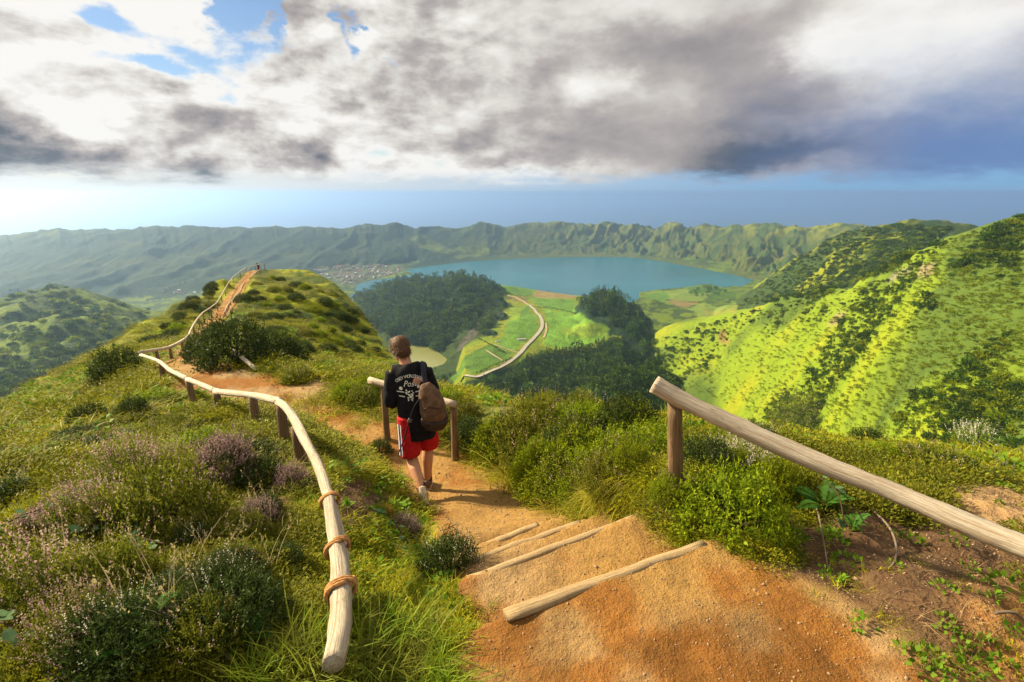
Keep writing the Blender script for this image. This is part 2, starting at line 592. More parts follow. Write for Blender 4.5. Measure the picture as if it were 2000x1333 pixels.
hb = sstep(-446, -420, Z_wall) * (1 - 0.55 * sstep(-300, -215, Z_wall))
ax = np.sin(AG)
Z_wall = Z_wall + hb * (0.6 * gullies(XG, YG, 190.0, 0.38, 0.92, 1.0) + 0.4 * gullies(XG, YG, 70.0, 0.45, 0.9, .8) - 0.55) * 80 * (1 + .6 * fbm(XG / 400, YG / 400, 2)) * sstep(R(-8), R(12), AG) \
    + hb * (gullies(XG, YG, 230.0, 0.1, 1.0) - 0.5) * 30 * (1 - sstep(R(-8), R(12), AG)) + 7 * fbm(XG / 80, YG / 80, 5) * sstep(-446, -440, Z_wall)
crestn = fbm(AG * 60, RG * 0, 5) * 10
Z_wall = Z_wall + crestn * sstep(-320, -250, Z_wall)
Z_lefthill += 22 * fbm(XG / 120, YG / 120, 5) * sstep(500, 800, RG) + (gullies(XG, YG, 110, 0.5, 0.85) - .5) * 18
Z_dome += 13 * fbm(XG / 90, YG / 90, 5) + (gullies(XG, YG, 120, -0.2, 1.0) - 0.5) * 14
Z_plateau += 3.0 * fbm(XG / 110, YG / 110, 4)
Z_cone += 9 * fbm(XG / 60, YG / 60, 5)
Z_ridge += 16 * fbm(XG / 100, YG / 100, 6) + (gullies(XG, YG, 150, 0.75, 0.65, 1.0) - .5) * 18 * sstep(-60, -130, Z_ridge)
Z_slope += (8.0 * fbm(XG / 85, YG / 85, 3) + 12 * fbm(XG / 210 + 5, YG / 210, 2)) * sstep(100, 450, RG) + 0.8 * fbm(XG / 17, YG / 17, 3)
Z_spur += 6 * fbm(XG / 40, YG / 40, 5)

FEATURES = [Z_floor, Z_wall, Z_lefthill, Z_dome, Z_plateau, Z_cone, Z_islet, Z_ridge, Z_slope, Z_spur]
(F_FLOOR, F_WALL, F_LEFT, F_DOME, F_PLAT, F_CONE, F_ISLET, F_RIDGE, F_SLOPE, F_SPUR, F_NEAR) = range(11)
Z = FEATURES[0].copy()
FID = np.zeros(Z.shape, dtype=np.int8)
for k in range(1, len(FEATURES)):
    take = FEATURES[k] > Z
    Z = np.where(take, FEATURES[k], Z)
    FID[take] = k
# the pond and its basin
sel = (RG > 800) & (RG < 1800) & (np.abs(AG) < R(30))
d_pond = np.full(XG.shape, 1e6)
d_pond[sel] = seg_dist(XG[sel], YG[sel], POND) * np.where(inside(XG[sel], YG[sel], POND), -1, 1)
basin = POND_Z + np.clip(d_pond, -6, 0) * 0.5 + np.clip(d_pond, 0, 4000) * 0.75 + 1
Z = np.where(sel & (d_pond < 250), np.minimum(Z, basin), Z)
Z = np.where(sel & (d_pond < 60), np.maximum(Z, np.minimum(basin, POND_Z + 2)), Z)

# ------------------------------------------------------------------ the near ridge
CREST = [  # outline of the near ridge against the valley
    (-700, 1000, 7), (-350, 930, 8.5), (-150, 860, 10), (0, 803, 13), (100, 742, 18), (200, 684, 27), (300, 628, 41), (400, 578, 60), (450, 548, 74), (485, 530, 84), (520, 527, 88), (560, 527, 88),
    (600, 528, 85), (625, 538, 81), (650, 553, 76), (690, 593, 67), (730, 645, 56), (755, 690, 46), (775, 725, 33), (800, 757, 20), (850, 768, 12), (900, 775, 9.5),
    (960, 785, 8.2), (1040, 805, 7.2), (1120, 812, 6.6), (1200, 822, 6.2), (1300, 830, 6.0), (1400, 845, 6.0), (1500, 862, 6.2), (1600, 880, 6.4), (1750, 895, 6.4), (1900, 905, 6.2), (2000, 910, 6.0), (2300, 940, 6.0)]
cr_r, cr_z = keyline(CREST)
back_a = np.abs(np.degrees(AZ)) > 62
cr_r = np.where(back_a, np.interp(np.abs(np.degrees(AZ)), [62, 90, 180], [6.5, 7, 14]), cr_r)
cr_z = np.where(back_a, np.where(AZ < 0, np.interp(np.abs(np.degrees(AZ)), [62, 100, 180], [-4.6, -3.6, -1.2]), np.interp(np.abs(np.degrees(AZ)), [62, 100, 180], [-2.9, -2.2, -1.2])), cr_z)
cr_r, cr_z = smooth_az(cr_r, 5), smooth_az(cr_z, 5)

NEAR_PTS = [P(*p) for p in [
    (1300, 1333, 1.43), (1900, 1200, 1.85), (1980, 1010, 2.85), (1750, 1040, 2.6), (1420, 1060, 2.5), (1322, 935, 2.8), (1250, 930, 3.1), (1600, 900, 4.6), (1900, 915, 4.6), (2200, 1100, 2.4),
    (1200, 860, 4.6), (1100, 830, 5.3), (1000, 800, 6.2), (920, 790, 7.2), (1150, 960, 3.7), (1040, 905, 4.4), (960, 850, 5.4),
    (880, 890, 5.6), (750, 855, 6.2), (840, 800, 7.6), (800, 770, 11), (740, 760, 9.5), (650, 765, 7.6), (560, 742, 8.8), (560, 725, 12), (660, 725, 13), (700, 720, 18), (740, 715, 25),
    (500, 700, 17), (600, 690, 20), (650, 660, 34), (720, 690, 38), (560, 620, 44), (600, 570, 62), (650, 600, 55), (520, 560, 66), (480, 600, 48), (500, 650, 29),
    (430, 625, 39), (460, 577, 60), (380, 600, 45), (320, 640, 33), (350, 668, 19), (380, 690, 15), (280, 692, 14.5), (220, 720, 13), (240, 690, 19), (150, 760, 12), (250, 790, 8.5),
    (430, 832, 5.9), (380, 798, 7.2), (520, 862, 4.9), (575, 885, 4.4), (330, 850, 6.0), (500, 882, 4.6), (600, 925, 4.2), (690, 932, 4.0), (740, 945, 3.95), (640, 955, 3.6), (760, 1005, 3.7), (800, 1048, 3.5), (835, 1080, 3.3), (690, 1000, 3.1), (780, 1100, 2.75), (690, 1060, 2.75), (860, 1150, 2.3), (700, 1150, 2.3),
    (640, 1250, 1.66), (760, 1290, 1.6), (560, 1120, 2.2), (400, 1000, 2.9), (300, 1120, 2.2), (420, 1250, 1.6), (200, 1290, 1.5), (0, 1333, 1.5), (60, 1120, 2.2), (200, 970, 3.1), (0, 960, 3.6), (100, 880, 5.6), (0, 860, 8), (-200, 1000, 3.4),
    (-300, 1200, 2.2)]]
NEAR_PTS += [np.array(p) for p in [(0, .4, -1.75), (1, .4, -1.75), (.5, -1, -1.72), (-1, .4, -1.78), (0, -4, -1.5), (3, -3, -1.4), (-4, -3, -2.9), (4, .2, -1.6), (-3.2, .3, -2.3), (-6, 1, -4.0), (6, 0, -2.2)]]
NEAR_PTS += [P(*p) for p in CREST[3:-1]]
NP_ = np.array(NEAR_PTS)
pu = np.stack([np.arctan2(NP_[:, 0], NP_[:, 1]) * 1.2, np.log(np.hypot(NP_[:, 0], NP_[:, 1]))], 1)
pv = NP_[:, 2] / np.hypot(NP_[:, 0], NP_[:, 1])
PHI = np.sqrt(((pu[:, None] - pu[None]) ** 2).sum(-1) + 0.0025)
n_ = len(pu)
Am = np.zeros((n_ + 3, n_ + 3))
Am[:n_, :n_] = PHI - np.eye(n_) * 0.004
Am[:n_, n_] = 1
Am[:n_, n_ + 1:] = pu
Am[n_, :n_] = 1
Am[n_ + 1:, :n_] = pu.T
coef = np.linalg.solve(Am, np.concatenate([pv, [0, 0, 0]]))
J = int(np.searchsorted(RR, 130))


def near_base(a, r):
    u = a * 1.2
    v = np.log(r)
    s = coef[n_] + coef[n_ + 1] * u + coef[n_ + 2] * v
    for k in range(n_):
        s = s + coef[k] * np.sqrt((u - pu[k, 0]) ** 2 + (v - pu[k, 1]) ** 2 + 0.0025)
    return s * r


NB = near_base(AG[:, :J], RG[:, :J])
xg, yg, rg = XG[:, :J], YG[:, :J], RG[:, :J]
# lumps of the turf
NB = NB + 0.10 * fbm(xg / 0.9, yg / 0.9, 4) * sstep(0.6, 3, rg) + 0.028 * fbm(xg / 0.22, yg / 0.22, 3) + 0.45 * fbm(xg / 5, yg / 5, 4) * sstep(9, 30, rg) + 0.9 * fbm(xg / 9, yg / 9, 4) * sstep(25, 60, rg)

# ---- the path: platform, four log steps, trench, hollow, then up the hump
STEP_LOGS = [((1000, 1192), (1358, 1062)), ((925, 1122), (1243, 1006)), ((925, 1088), (1124, 1020)), ((955, 1056), (1046, 1023))]
STEP_Z = [-1.75, -1.96, -2.12, -2.26, -2.38]


def at_z(px, py, z):
    d = P(px, py, 1.0)
    return d * (z / d[2])


LOGS = [(at_z(*a, STEP_Z[k] + 0.02), at_z(*b, STEP_Z[k] + 0.02)) for k, (a, b) in enumerate(STEP_LOGS)]
PATH = [((1.25, -3.0, -1.6), 1.5), ((0.85, 0.2, -1.75), 1.35), ((0.62, 1.55, -1.75), 0.78)]
for k, (a, b) in enumerate(LOGS):
    PATH.append((tuple(a * .54 + b * .46), 0.62 - 0.05 * k))
PATH += [(tuple(at_z(945, 995, -2.72)), 0.54), (tuple(at_z(878, 945, -3.08)), 0.60), (tuple(at_z(815, 908, -3.22)), 0.54), (tuple(P(735, 868, 6.1)), 0.50), (tuple(P(655, 828, 6.9)), 0.54), (tuple(P(580, 795, 7.5)), 0.56), (tuple(P(495, 764, 8.3)), 0.60),
         (tuple(P(410, 735, 9.2)), 0.6), (tuple(P(368, 713, 11)), 0.45), (tuple(P(368, 696, 14)), 0.35), (tuple(P(384, 674, 19)), 0.35), (tuple(P(400, 645, 28)), 0.4), (tuple(P(425, 622, 38)), 0.55), (tuple(P(445, 595, 48)), 0.6),
         (tuple(P(465, 568, 61)), 0.62), (tuple(P(480, 548, 73)), 0.62), (tuple(P(490, 535, 83)), 0.5), (tuple(P(497, 529, 87)), 0.4)]


def resample(path, step):
    """Catmull-Rom through the path's points"""
    pts = np.array([(*p, w) for p, w in path])
    out = []
    for i in range(len(pts) - 1):
        p0, p1, p2, p3 = pts[max(i - 1, 0)], pts[i], pts[i + 1], pts[min(i + 2, len(pts) - 1)]
        n = max(2, int(np.linalg.norm(p2[:2] - p1[:2]) / step))
        for t in np.arange(n) / n:
            out.append(0.5 * (2 * p1 + (p2 - p0) * t + (2 * p0 - 5 * p1 + 4 * p2 - p3) * t * t + (3 * p1 - p0 - 3 * p2 + p3) * t ** 3))
    out.append(pts[-1])
    return np.array(out)


PC = resample(PATH, 0.35)
# beyond the steps the tread follows the ground laid out by the photo; keep it smooth
d_path = np.full(xg.shape, 1e6)
z_path = np.zeros(xg.shape)
w_path = np.ones(xg.shape)
for i in range(len(PC) - 1):
    a, b = PC[i], PC[i + 1]
    ux, uy = b[0] - a[0], b[1] - a[1]
    t = np.clip(((xg - a[0]) * ux + (yg - a[1]) * uy) / max(ux * ux + uy * uy, 1e-9), 0, 1)
    dd = np.hypot(xg - a[0] - t * ux, yg - a[1] - t * uy)
    w = a[3] + (b[3] - a[3]) * t
    dn = dd - w
    better = dn < d_path
    d_path = np.where(better, dn, d_path)
    z_path = np.where(better, a[2] + (b[2] - a[2]) * t, z_path)
    w_path = np.where(better, w, w_path)
# step treads override the slope between the logs
zs = np.full(xg.shape, STEP_Z[0])
s_last = None
for k, (a, b) in enumerate(LOGS):
    dv = (b - a)[:2]
    nrm = np.array((-dv[1], dv[0])) / np.linalg.norm(dv)
    s = (xg - a[0]) * nrm[0] + (yg - a[1]) * nrm[1]
    zs = zs + (STEP_Z[k + 1] - STEP_Z[k]) * sstep(0.012, 0.075, s)
    s_last = s
on_steps = 1 - sstep(0.0, 0.35, s_last)
z_path = z_path * (1 - on_steps) + zs * on_steps
z_path = z_path + 0.010 * fbm(xg / 0.22, yg / 0.22, 2) + 0.030 * fbm(xg / 0.8, yg / 0.8, 2) * (1 - .6 * on_steps)
edge = d_path + (0.10 - .05 * on_steps) * fbm(xg / 0.5, yg / 0.5, 4) * np.clip(rg / 3, 0.8, 2)
bank_w = np.clip(0.26 * rg / 3, 0.22, 1.2)
k_bank = sstep(0, 1, edge / bank_w)
NB = z_path * (1 - k_bank) + NB * k_bank
path_mask = 1 - sstep(-0.02, 0.10, edge / np.clip(rg / 3, 1, 4))

fall = np.maximum(rg - cr_r[:, None], 0)
fall_s = np.interp(AZ, np.radians([-80, -50, -25, -18, -8, 5, 60]), [0.75, 0.75, 0.8, 1.25, 1.1, 0.95, 0.8])[:, None]
crest_soft = fall * fall / (fall + 0.10 * cr_r[:, None])
beyond = rg > cr_r[:, None]
NBx = np.where(beyond, cr_z[:, None] - fall_s * crest_soft + 0.25 * fbm(xg / 3, yg / 3, 4) * np.clip(fall / 6, 0, 3), NB)
edge_blend = sstep(0.93, 1.0, rg / cr_r[:, None])
NBx = np.where(~beyond, NB * (1 - edge_blend) + (cr_z[:, None] + (NB - cr_z[:, None]) * 0.5) * edge_blend, NBx)
near_wins = NBx > Z[:, :J]
Z[:, :J] = np.where(near_wins, NBx, Z[:, :J])
FID[:, :J][near_wins] = F_NEAR
# beyond the near block the ridge keeps falling to the valley side
ext = cr_z[:, None] - fall_s * np.maximum(RG[:, J:] - cr_r[:, None], 0) * 0.93
take = (ext > Z[:, J:])
Z[:, J:] = np.where(take, ext, Z[:, J:])
FID[:, J:][take] = F_NEAR
EDGE = np.full(Z.shape, 50.0)
EDGE[:, :J] = d_path
PM = np.zeros(Z.shape)
PM[:, :J] = path_mask * (FID[:, :J] == F_NEAR)


# ---- looking things up on the height field
def grid_at(arr, x, y):
    a = np.arctan2(x, y)
    r = np.hypot(x, y)
    i = np.clip(np.searchsorted(AZ, a) - 1, 0, NA - 2)
    j = np.clip(np.searchsorted(RR, r) - 1, 0, NR - 2)
    fa = np.clip((a - AZ[i]) / (AZ[i + 1] - AZ[i]), 0, 1)
    fr = np.clip((r - RR[j]) / (RR[j + 1] - RR[j]), 0, 1)
    return (arr[i, j] * (1 - fa) + arr[i + 1, j] * fa) * (1 - fr) + (arr[i, j + 1] * (1 - fa) + arr[i + 1, j + 1] * fa) * fr


def ground(x, y):
    return float(grid_at(Z, np.array([x], float), np.array([y], float))[0])


def hit(px, py, rmin=1.0):
    """where the sight line through a photo pixel meets the land"""
    a, e = px_azel(px, py)
    te = math.tan(e)
    i = int(np.clip(np.searchsorted(AZ, a) - 1, 0, NA - 2))
    f = (a - AZ[i]) / (AZ[i + 1] - AZ[i])
    col = Z[i] * (1 - f) + Z[i + 1] * f
    over = np.nonzero((col >= te * RR) & (RR > rmin))[0]
    if len(over) == 0:
        return None
    j = int(over[0])
    r = RR[j]
    if j > 0:
        d1, d0 = col[j] - te * RR[j], col[j - 1] - te * RR[j - 1]
        if d0 < 0:
            r = RR[j - 1] + (RR[j] - RR[j - 1]) * (-d0) / (d1 - d0)
    return np.array((r * math.sin(a), r * math.cos(a), te * r))


def visible(x, y, z, margin=0.0):
    """True where the point clears the land as seen from the viewpoint"""
    r = np.hypot(x, y)
    a = np.arctan2(x, y)
    i = np.clip(np.searchsorted(AZ, a), 0, NA - 1)
    hor = np.maximum.accumulate(Z / RR[None], axis=1)
    j = np.clip(np.searchsorted(RR, r * 0.985) - 1, 0, NR - 1)
    return z / r + margin >= hor[i, j]


def frame_px(x, y, z):
    cy_, sy_ = math.cos(PITCH), math.sin(PITCH)
    dep = y * cy_ - z * sy_
    up = y * sy_ + z * cy_
    return 1000 + 1000 * x / dep, 666.5 - 1000 * up / dep, dep


def drape(pts_px, rmin=100.0):
    out = []
    for p in pts_px:
        h = hit(p[0], p[1], rmin)
        if h is not None:
            out.append(h)
    return np.array(out)


# ------------------------------------------------------------------ land cover (what grows where, with some shade painted in), per vertex
def lerp(a, b, t):
    return a + (b - a) * t[..., None]


C = lambda *v: np.array(v, dtype=float)
n1 = fbm(XG / 260, YG / 260, 5)
n2 = fbm(XG / 55, YG / 55, 5)
n3 = fbm(XG / 14, YG / 14, 5)
n4 = fbm(AG * 160, LR[None] * 160, 4)
GRASS, LUSH, SCRUB, WOOD_AND_SHADE, OLIVE = C(.26, .28, .009), C(.155, .215, .009), C(.040, .066, .012), C(.016, .036, .012), C(.110, .118, .016)  # the wood tone also stands in for shade on wall and ridge
T = np.empty((NA, NR, 3))
T[:] = LUSH
m_wood = np.zeros(Z.shape)
# crater wall: scrub; the backlit left part has its shade put into the colour
w_ = FID == F_WALL
wall_c = lerp(lerp(SCRUB * 1.25, OLIVE * 0.9, sstep(-0.25, 0.45, n2 + 0.7 * n3)), GRASS * 0.75, sstep(-300, -205, Z) * sstep(-0.2, 0.4, n2))
left_shade = 1 - sstep(R(-12), R(10), AG)
wall_c = lerp(wall_c, WOOD_AND_SHADE * 1.1, np.clip(left_shade * (0.9 + 0.3 * n1), 0, 1))  # backlit shade of the left wall, painted with the wood tone
T[w_] = wall_c[w_]
l_ = FID == F_LEFT
T[l_] = lerp(SCRUB * 1.2, LUSH * 0.8, sstep(-0.3, 0.4, n1 + .6 * n2 + .4 * n3))[l_]
d_ = FID == F_DOME
T[d_] = lerp(WOOD_AND_SHADE, SCRUB, sstep(0.0, 0.55, n1 + .4 * n2))[d_]
p_ = FID == F_PLAT
T[p_] = lerp(LUSH * 0.95, GRASS * .75, sstep(-.5, .5, n2 + .5 * n3))[p_]
c_ = FID == F_CONE
T[c_] = (WOOD_AND_SHADE * (1 + 0.3 * n3[..., None]))[c_]
i_ = FID == F_ISLET
T[i_] = lerp(LUSH * .7, SCRUB, sstep(-.2, .3, n3))[i_]
r_ = FID == F_RIDGE
T[r_] = lerp(lerp(SCRUB, GRASS * .85, sstep(-.1, .45, n1 + .7 * n2 + .3 * n3)), WOOD_AND_SHADE * 1.2, sstep(-200, -80, Z) * sstep(-.5, .2, n2))[r_]  # cloud shade painted in towards the crest with the wood tone
s_ = FID == F_SLOPE
T[s_] = lerp(lerp(GRASS * .85, LUSH * 1.0, sstep(-.3, .45, n2 * .6 + n1 * .7)), SCRUB * 1.3, .85 * sstep(-.05, .45, fbm(XG / 150 + 3, YG / 150, 5) + .15 * n2))[s_]
k_ = FID == F_SPUR
T[k_] = lerp(SCRUB, LUSH, sstep(-.3, .3, n3 + .4 * n2))[k_]
f_ = FID == F_FLOOR
T[f_] = lerp(LUSH * .8, SCRUB * 1.1, sstep(-.1, .3, n2 + .5 * n3))[f_]
nr_ = FID == F_NEAR
tn = fbm(XG / 1.7, YG / 1.7, 5)
tn2 = fbm(XG / 6.0, YG / 6.0, 4)
turf = lerp(lerp(GRASS * .82, OLIVE * .85, sstep(-.3, .3, tn2)), SCRUB * 1.1, sstep(.0, .5, tn * .7 + .5 * tn2))
T[nr_] = turf[nr_]


def paint(poly_px, col, fids, rmin=300.0, soft=10.0, amt=1.0, vary=0.18):
    """a field or a wood: a closed outline draped on the land"""
    poly = drape(poly_px, rmin)[:, :2]
    lo, hi = poly.min(0) - 60, poly.max(0) + 60
    sel = (XG > lo[0]) & (XG < hi[0]) & (YG > lo[1]) & (YG < hi[1]) & np.isin(FID, fids)
    x, y = XG[sel], YG[sel]
    d = seg_dist(x, y, poly) * np.where(inside(x, y, poly), -1, 1)
    d = d + soft * 0.5 * fbm(x / (soft * 3), y / (soft * 3), 3)
    t = (1 - sstep(-soft * .5, soft * .5, d)) * amt
    v = 1 + vary * fbm(x / 35, y / 35, 4)
    T[sel] = lerp(T[sel], np.asarray(col)[None] * v[:, None], t)
    return poly


MEADOW, HAY, PALE = C(.110, .215, .018), C(.25, .185, .06), C(.150, .205, .03)
PL = [F_PLAT, F_CONE, F_DOME]
# woods on the plateau's flanks
paint([(880, 800), (915, 748), (1000, 712), (1050, 690), (1110, 690), (1150, 683), (1195, 660), (1215, 690), (1290, 700), (1300, 790), (1100, 800)], WOOD_AND_SHADE * 1.15, PL, soft=14)
paint([(1100, 800), (1060, 770), (1075, 735), (1130, 720), (1180, 745), (1160, 790)], SCRUB * .9, PL, soft=25, amt=.7)
paint([(862, 700), (880, 665), (925, 640), (940, 600), (975, 590), (985, 605), (960, 640), (935, 662), (890, 700)], SCRUB * .8, [F_PLAT, F_DOME], soft=18)
paint([(930, 545), (960, 546), (992, 556), (1075, 566), (1035, 579), (1000, 577), (965, 566)], MEADOW * .85, PL)
paint([(1040, 579), (1072, 567), (1100, 571), (1135, 574), (1125, 583), (1080, 583), (1045, 581)], HAY, PL, soft=6)
paint([(985, 580), (1030, 579), (1032, 592), (1005, 590)], HAY * .7, PL, soft=8, amt=.7)
paint([(1035, 583), (1120, 585), (1125, 612), (1060, 600), (1045, 594)], MEADOW * 1.0, PL)
paint([(1062, 602), (1125, 614), (1165, 632), (1190, 640), (1183, 662), (1150, 676), (1110, 684), (1062, 674), (1070, 640)], MEADOW * 1.25, PL, vary=.3)
paint([(1090, 636), (1160, 632), (1186, 642), (1180, 660), (1110, 656)], C(.19, .25, .015), PL, amt=.7, vary=.4)
paint([(995, 620), (1030, 597), (1052, 630), (1050, 650), (1000, 690), (965, 675), (985, 650)], MEADOW * .95, PL)
paint([(990, 603), (1028, 594), (1010, 625), (992, 628)], C(.17, .24, .012), PL, soft=8)
paint([(880, 738), (905, 700), (955, 672), (1000, 692), (985, 706), (925, 732)], MEADOW * .7, PL, soft=8, vary=.3)
# lakeside pastures
FL = [F_FLOOR]
for poly, col in [([(1256, 574), (1300, 568), (1345, 563), (1385, 560), (1400, 575), (1370, 588), (1330, 590), (1300, 584)], PALE),
                  ([(1300, 586), (1345, 590), (1372, 590), (1340, 602), (1318, 597)], HAY * .8), ([(1255, 577), (1298, 570), (1310, 580), (1290, 590)], MEADOW * .8),
                  ([(1385, 575), (1440, 568), (1436, 582), (1380, 588)], MEADOW * .55), ([(1340, 604), (1375, 592), (1436, 590), (1440, 606), (1425, 617), (1360, 610)], PALE * 1.1),
                  ([(1375, 600), (1440, 597), (1436, 612), (1400, 616)], C(.20, .21, .03)), ([(1340, 562), (1380, 557), (1425, 566), (1400, 574), (1350, 574)], MEADOW * .6)]:
    paint(poly, col, FL + [F_SLOPE, F_RIDGE], soft=4)
# pastures on the left foot of the wall, and the built-up shore
paint([(800, 470), (830, 462), (850, 472), (875, 482), (860, 492), (820, 485)], PALE * .55, [F_WALL], soft=40, vary=.5)
paint([(865, 495), (885, 482), (930, 480), (960, 490), (900, 506)], PALE * .55, [F_WALL, F_FLOOR], soft=40, vary=.5)
paint([(620, 520), (700, 515), (790, 520), (800, 530), (740, 543), (690, 560), (640, 550)], C(.07, .085, .035), FL + [F_WALL], soft=30, vary=.5)
# bare rock and red earth scars
EARTH, ROCK = C(.26, .12, .055), C(.20, .17, .13)
for poly, col, fid in [([(1790, 520), (1800, 514), (1822, 517), (1830, 530), (1812, 540), (1796, 536)], C(.24, .17, .12), [F_SLOPE]), ([(1616, 633), (1630, 617), (1650, 614), (1645, 628), (1625, 636)], C(.24, .15, .11), [F_SLOPE]),
                       ([(1402, 650), (1415, 645), (1425, 668), (1412, 672)], EARTH * .8, [F_SLOPE]), ([(925, 640), (940, 628), (935, 650), (905, 676), (890, 690), (900, 665)], ROCK * .5, [F_DOME, F_PLAT]),
                       ([(1740, 540), (1775, 520), (1790, 524), (1770, 540)], ROCK * .8, [F_SLOPE])]:
    paint(poly, col, fid, rmin=200, soft=5, amt=.8, vary=.6)
# near ridge: bare earth, partly with shade painted in, and mown looking turf
BARE, EARTH_AND_SHADE = C(.30, .150, .045), C(.105, .058, .028)


def paint_near(poly_px, col, soft=.12, amt=1.0):
    poly = np.array([hit(px, py, .5)[:2] for px, py in poly_px])
    sel = nr_ & (RG < 90)
    x, y = XG[sel], YG[sel]
    lo, hi = poly.min(0) - 2, poly.max(0) + 2
    ok = (x > lo[0]) & (x < hi[0]) & (y > lo[1]) & (y < hi[1])
    d = np.full(x.shape, 9.0)
    d[ok] = seg_dist(x[ok], y[ok], poly) * np.where(inside(x[ok], y[ok], poly), -1, 1)
    d = d + soft * 1.2 * fbm(x / (soft * 4), y / (soft * 4), 4)
    t = (1 - sstep(-soft, soft, d)) * amt
    T[sel] = lerp(T[sel], np.asarray(col)[None], t)
    return poly, sel, t


NOGRASS = np.zeros(Z.shape)
for poly, col, soft in [([(640, 930), (700, 925), (760, 950), (775, 985), (720, 1020), (690, 1060), (650, 1040), (640, 980)], EARTH_AND_SHADE, .15),  # mound face: bare soil with its shade painted in
                        ([(470, 985), (530, 955), (560, 990), (500, 1030), (470, 1020)], EARTH_AND_SHADE, .08), ([(380, 1080), (420, 1040), (440, 1080), (410, 1180), (340, 1190), (250, 1220), (200, 1180), (330, 1150)], EARTH_AND_SHADE * .8, .08), ([(560, 1080), (620, 1050), (640, 1120), (590, 1160)], EARTH_AND_SHADE * 1.2, .1),
                        ([(870, 1150), (960, 1120), (1020, 1190), (960, 1215), (880, 1200)], EARTH_AND_SHADE * 1.3, .1),  # painted shadow of the spiky shrub at the path edge
                        ([(1480, 1040), (1600, 1010), (1760, 1000), (1850, 980), (2000, 960), (2060, 1100), (2060, 1400), (1700, 1400), (1640, 1230), (1540, 1110)], EARTH_AND_SHADE * 1.0, .12),
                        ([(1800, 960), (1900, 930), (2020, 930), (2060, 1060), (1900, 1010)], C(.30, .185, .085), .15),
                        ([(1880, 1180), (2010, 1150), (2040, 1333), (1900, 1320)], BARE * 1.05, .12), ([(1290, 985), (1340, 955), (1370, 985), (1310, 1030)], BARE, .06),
                        ([(1285, 900), (1335, 900), (1345, 955), (1280, 960)], EARTH_AND_SHADE, .1), ([(590, 755), (660, 745), (672, 775), (610, 782)], C(.34, .2, .11), .25),
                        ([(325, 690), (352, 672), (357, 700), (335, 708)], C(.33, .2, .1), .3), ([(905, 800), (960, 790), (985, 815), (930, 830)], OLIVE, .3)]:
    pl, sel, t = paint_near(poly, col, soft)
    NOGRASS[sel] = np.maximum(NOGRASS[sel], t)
# the path's own earth
pn = fbm(XG / .55, YG / .55, 5)
pn2 = fbm(XG / 2.2, YG / 2.2, 4)
dirt = lerp(lerp(C(.31, .175, .052), C(.34, .215, .095), sstep(-.2, .5, pn2)), C(.25, .105, .022), sstep(.0, .6, pn + .4 * pn2))
dirt = dirt * (1 - .30 * sstep(.1, .5, fbm(XG / .35 + 7, YG / .35, 5)) * sstep(-.1, .3, pn2))[..., None]
T = lerp(T, dirt, PM)
NOGRASS = np.maximum(NOGRASS, sstep(.15, .8, PM))
NOGRASS = np.maximum(NOGRASS, 1 - sstep(0, .08, EDGE))

# ------------------------------------------------------------------ materials for the land and the water


def new_mat(name):
    m_ = bpy.data.materials.new(name)
    m_.use_nodes = True
    nt = NT(m_.node_tree)
    bs = nt.n['Principled BSDF']
    return m_, nt, bs


def land_mat(name, scales, bump, rough=0.95, spec=0.15, amount=0.5):
    m_, nt, bs = new_mat(name)
    at = nt.new('ShaderNodeAttribute', attribute_name='tint')
    geo = nt.new('ShaderNodeNewGeometry')
    f = nt.noise(geo.outputs['Position'], scales[0], 6, .65)
    g = nt.noise(geo.outputs['Position'], scales[1], 4, .6)
    v = nt.m('ADD', nt.m('MULTIPLY', nt.m('SUBTRACT', f, .5), 2.2), nt.m('MULTIPLY', nt.m('SUBTRACT', g, .5), 1.2))
    val = nt.m('ADD', 1.0, nt.m('MULTIPLY', v, amount), clamp=False)
    hs = nt.new('ShaderNodeHueSaturation')
    nt.put(hs.inputs['Value'], nt.m('MAXIMUM', val, .25))
    nt.put(hs.inputs['Hue'], nt.m('ADD', .5, nt.m('MULTIPLY', nt.m('SUBTRACT', g, .5), .05)))
    nt.put(hs.inputs['Color'], at.outputs['Color'])
    nt.put(bs.inputs['Base Color'], hs.outputs[0])
    bs.inputs['Roughness'].default_value = rough
    bs.inputs['Specular IOR Level'].default_value = spec
    bp = nt.new('ShaderNodeBump')
    bp.inputs['Strength'].default_value = 1.0
    bp.inputs['Distance'].default_value = bump
    nt.put(bp.inputs['Height'], nt.m('ADD', f, nt.m('MULTIPLY', g, .4)))
    nt.put(bs.inputs['Normal'], bp.outputs[0])
    return m_


MAT_FAR = land_mat('hillside_scrub', (.055, .22), 6.0, amount=.55)
MAT_SLOPE = land_mat('slope_scrub', (.12, .5), .35, amount=.5)
MAT_NEAR = land_mat('turf', (3.5, 14.0), .06, amount=.45)
MAT_DIRT = land_mat('path_earth', (16.0, 90.0), .026, amount=.40)

# ------------------------------------------------------------------ meshes of the land
V = np.stack([XG, YG, Z], -1).reshape(-1, 3)
TV = T.reshape(-1, 3)
ii, jj = np.meshgrid(np.arange(NA), np.arange(NR - 1), indexing='ij')
i2 = (ii + 1) % NA
Q = np.stack([ii * NR + jj, ii * NR + jj + 1, i2 * NR + jj + 1, i2 * NR + jj], -1).reshape(-1, 4)
qf = FID[ii, jj].reshape(-1)
qp = (PM[ii, jj].reshape(-1) > .5)
qr = RR[jj].reshape(-1)


def land(name, sel, mat, kind='structure'):
    q = Q[sel]
    u, inv = np.unique(q, return_inverse=True)
    me = mesh_np(name, V[u], quads=inv.reshape(-1, 4), smooth=True)
    vcol(me, TV[u])
    return tag(link(name, me, mat), kind=kind)


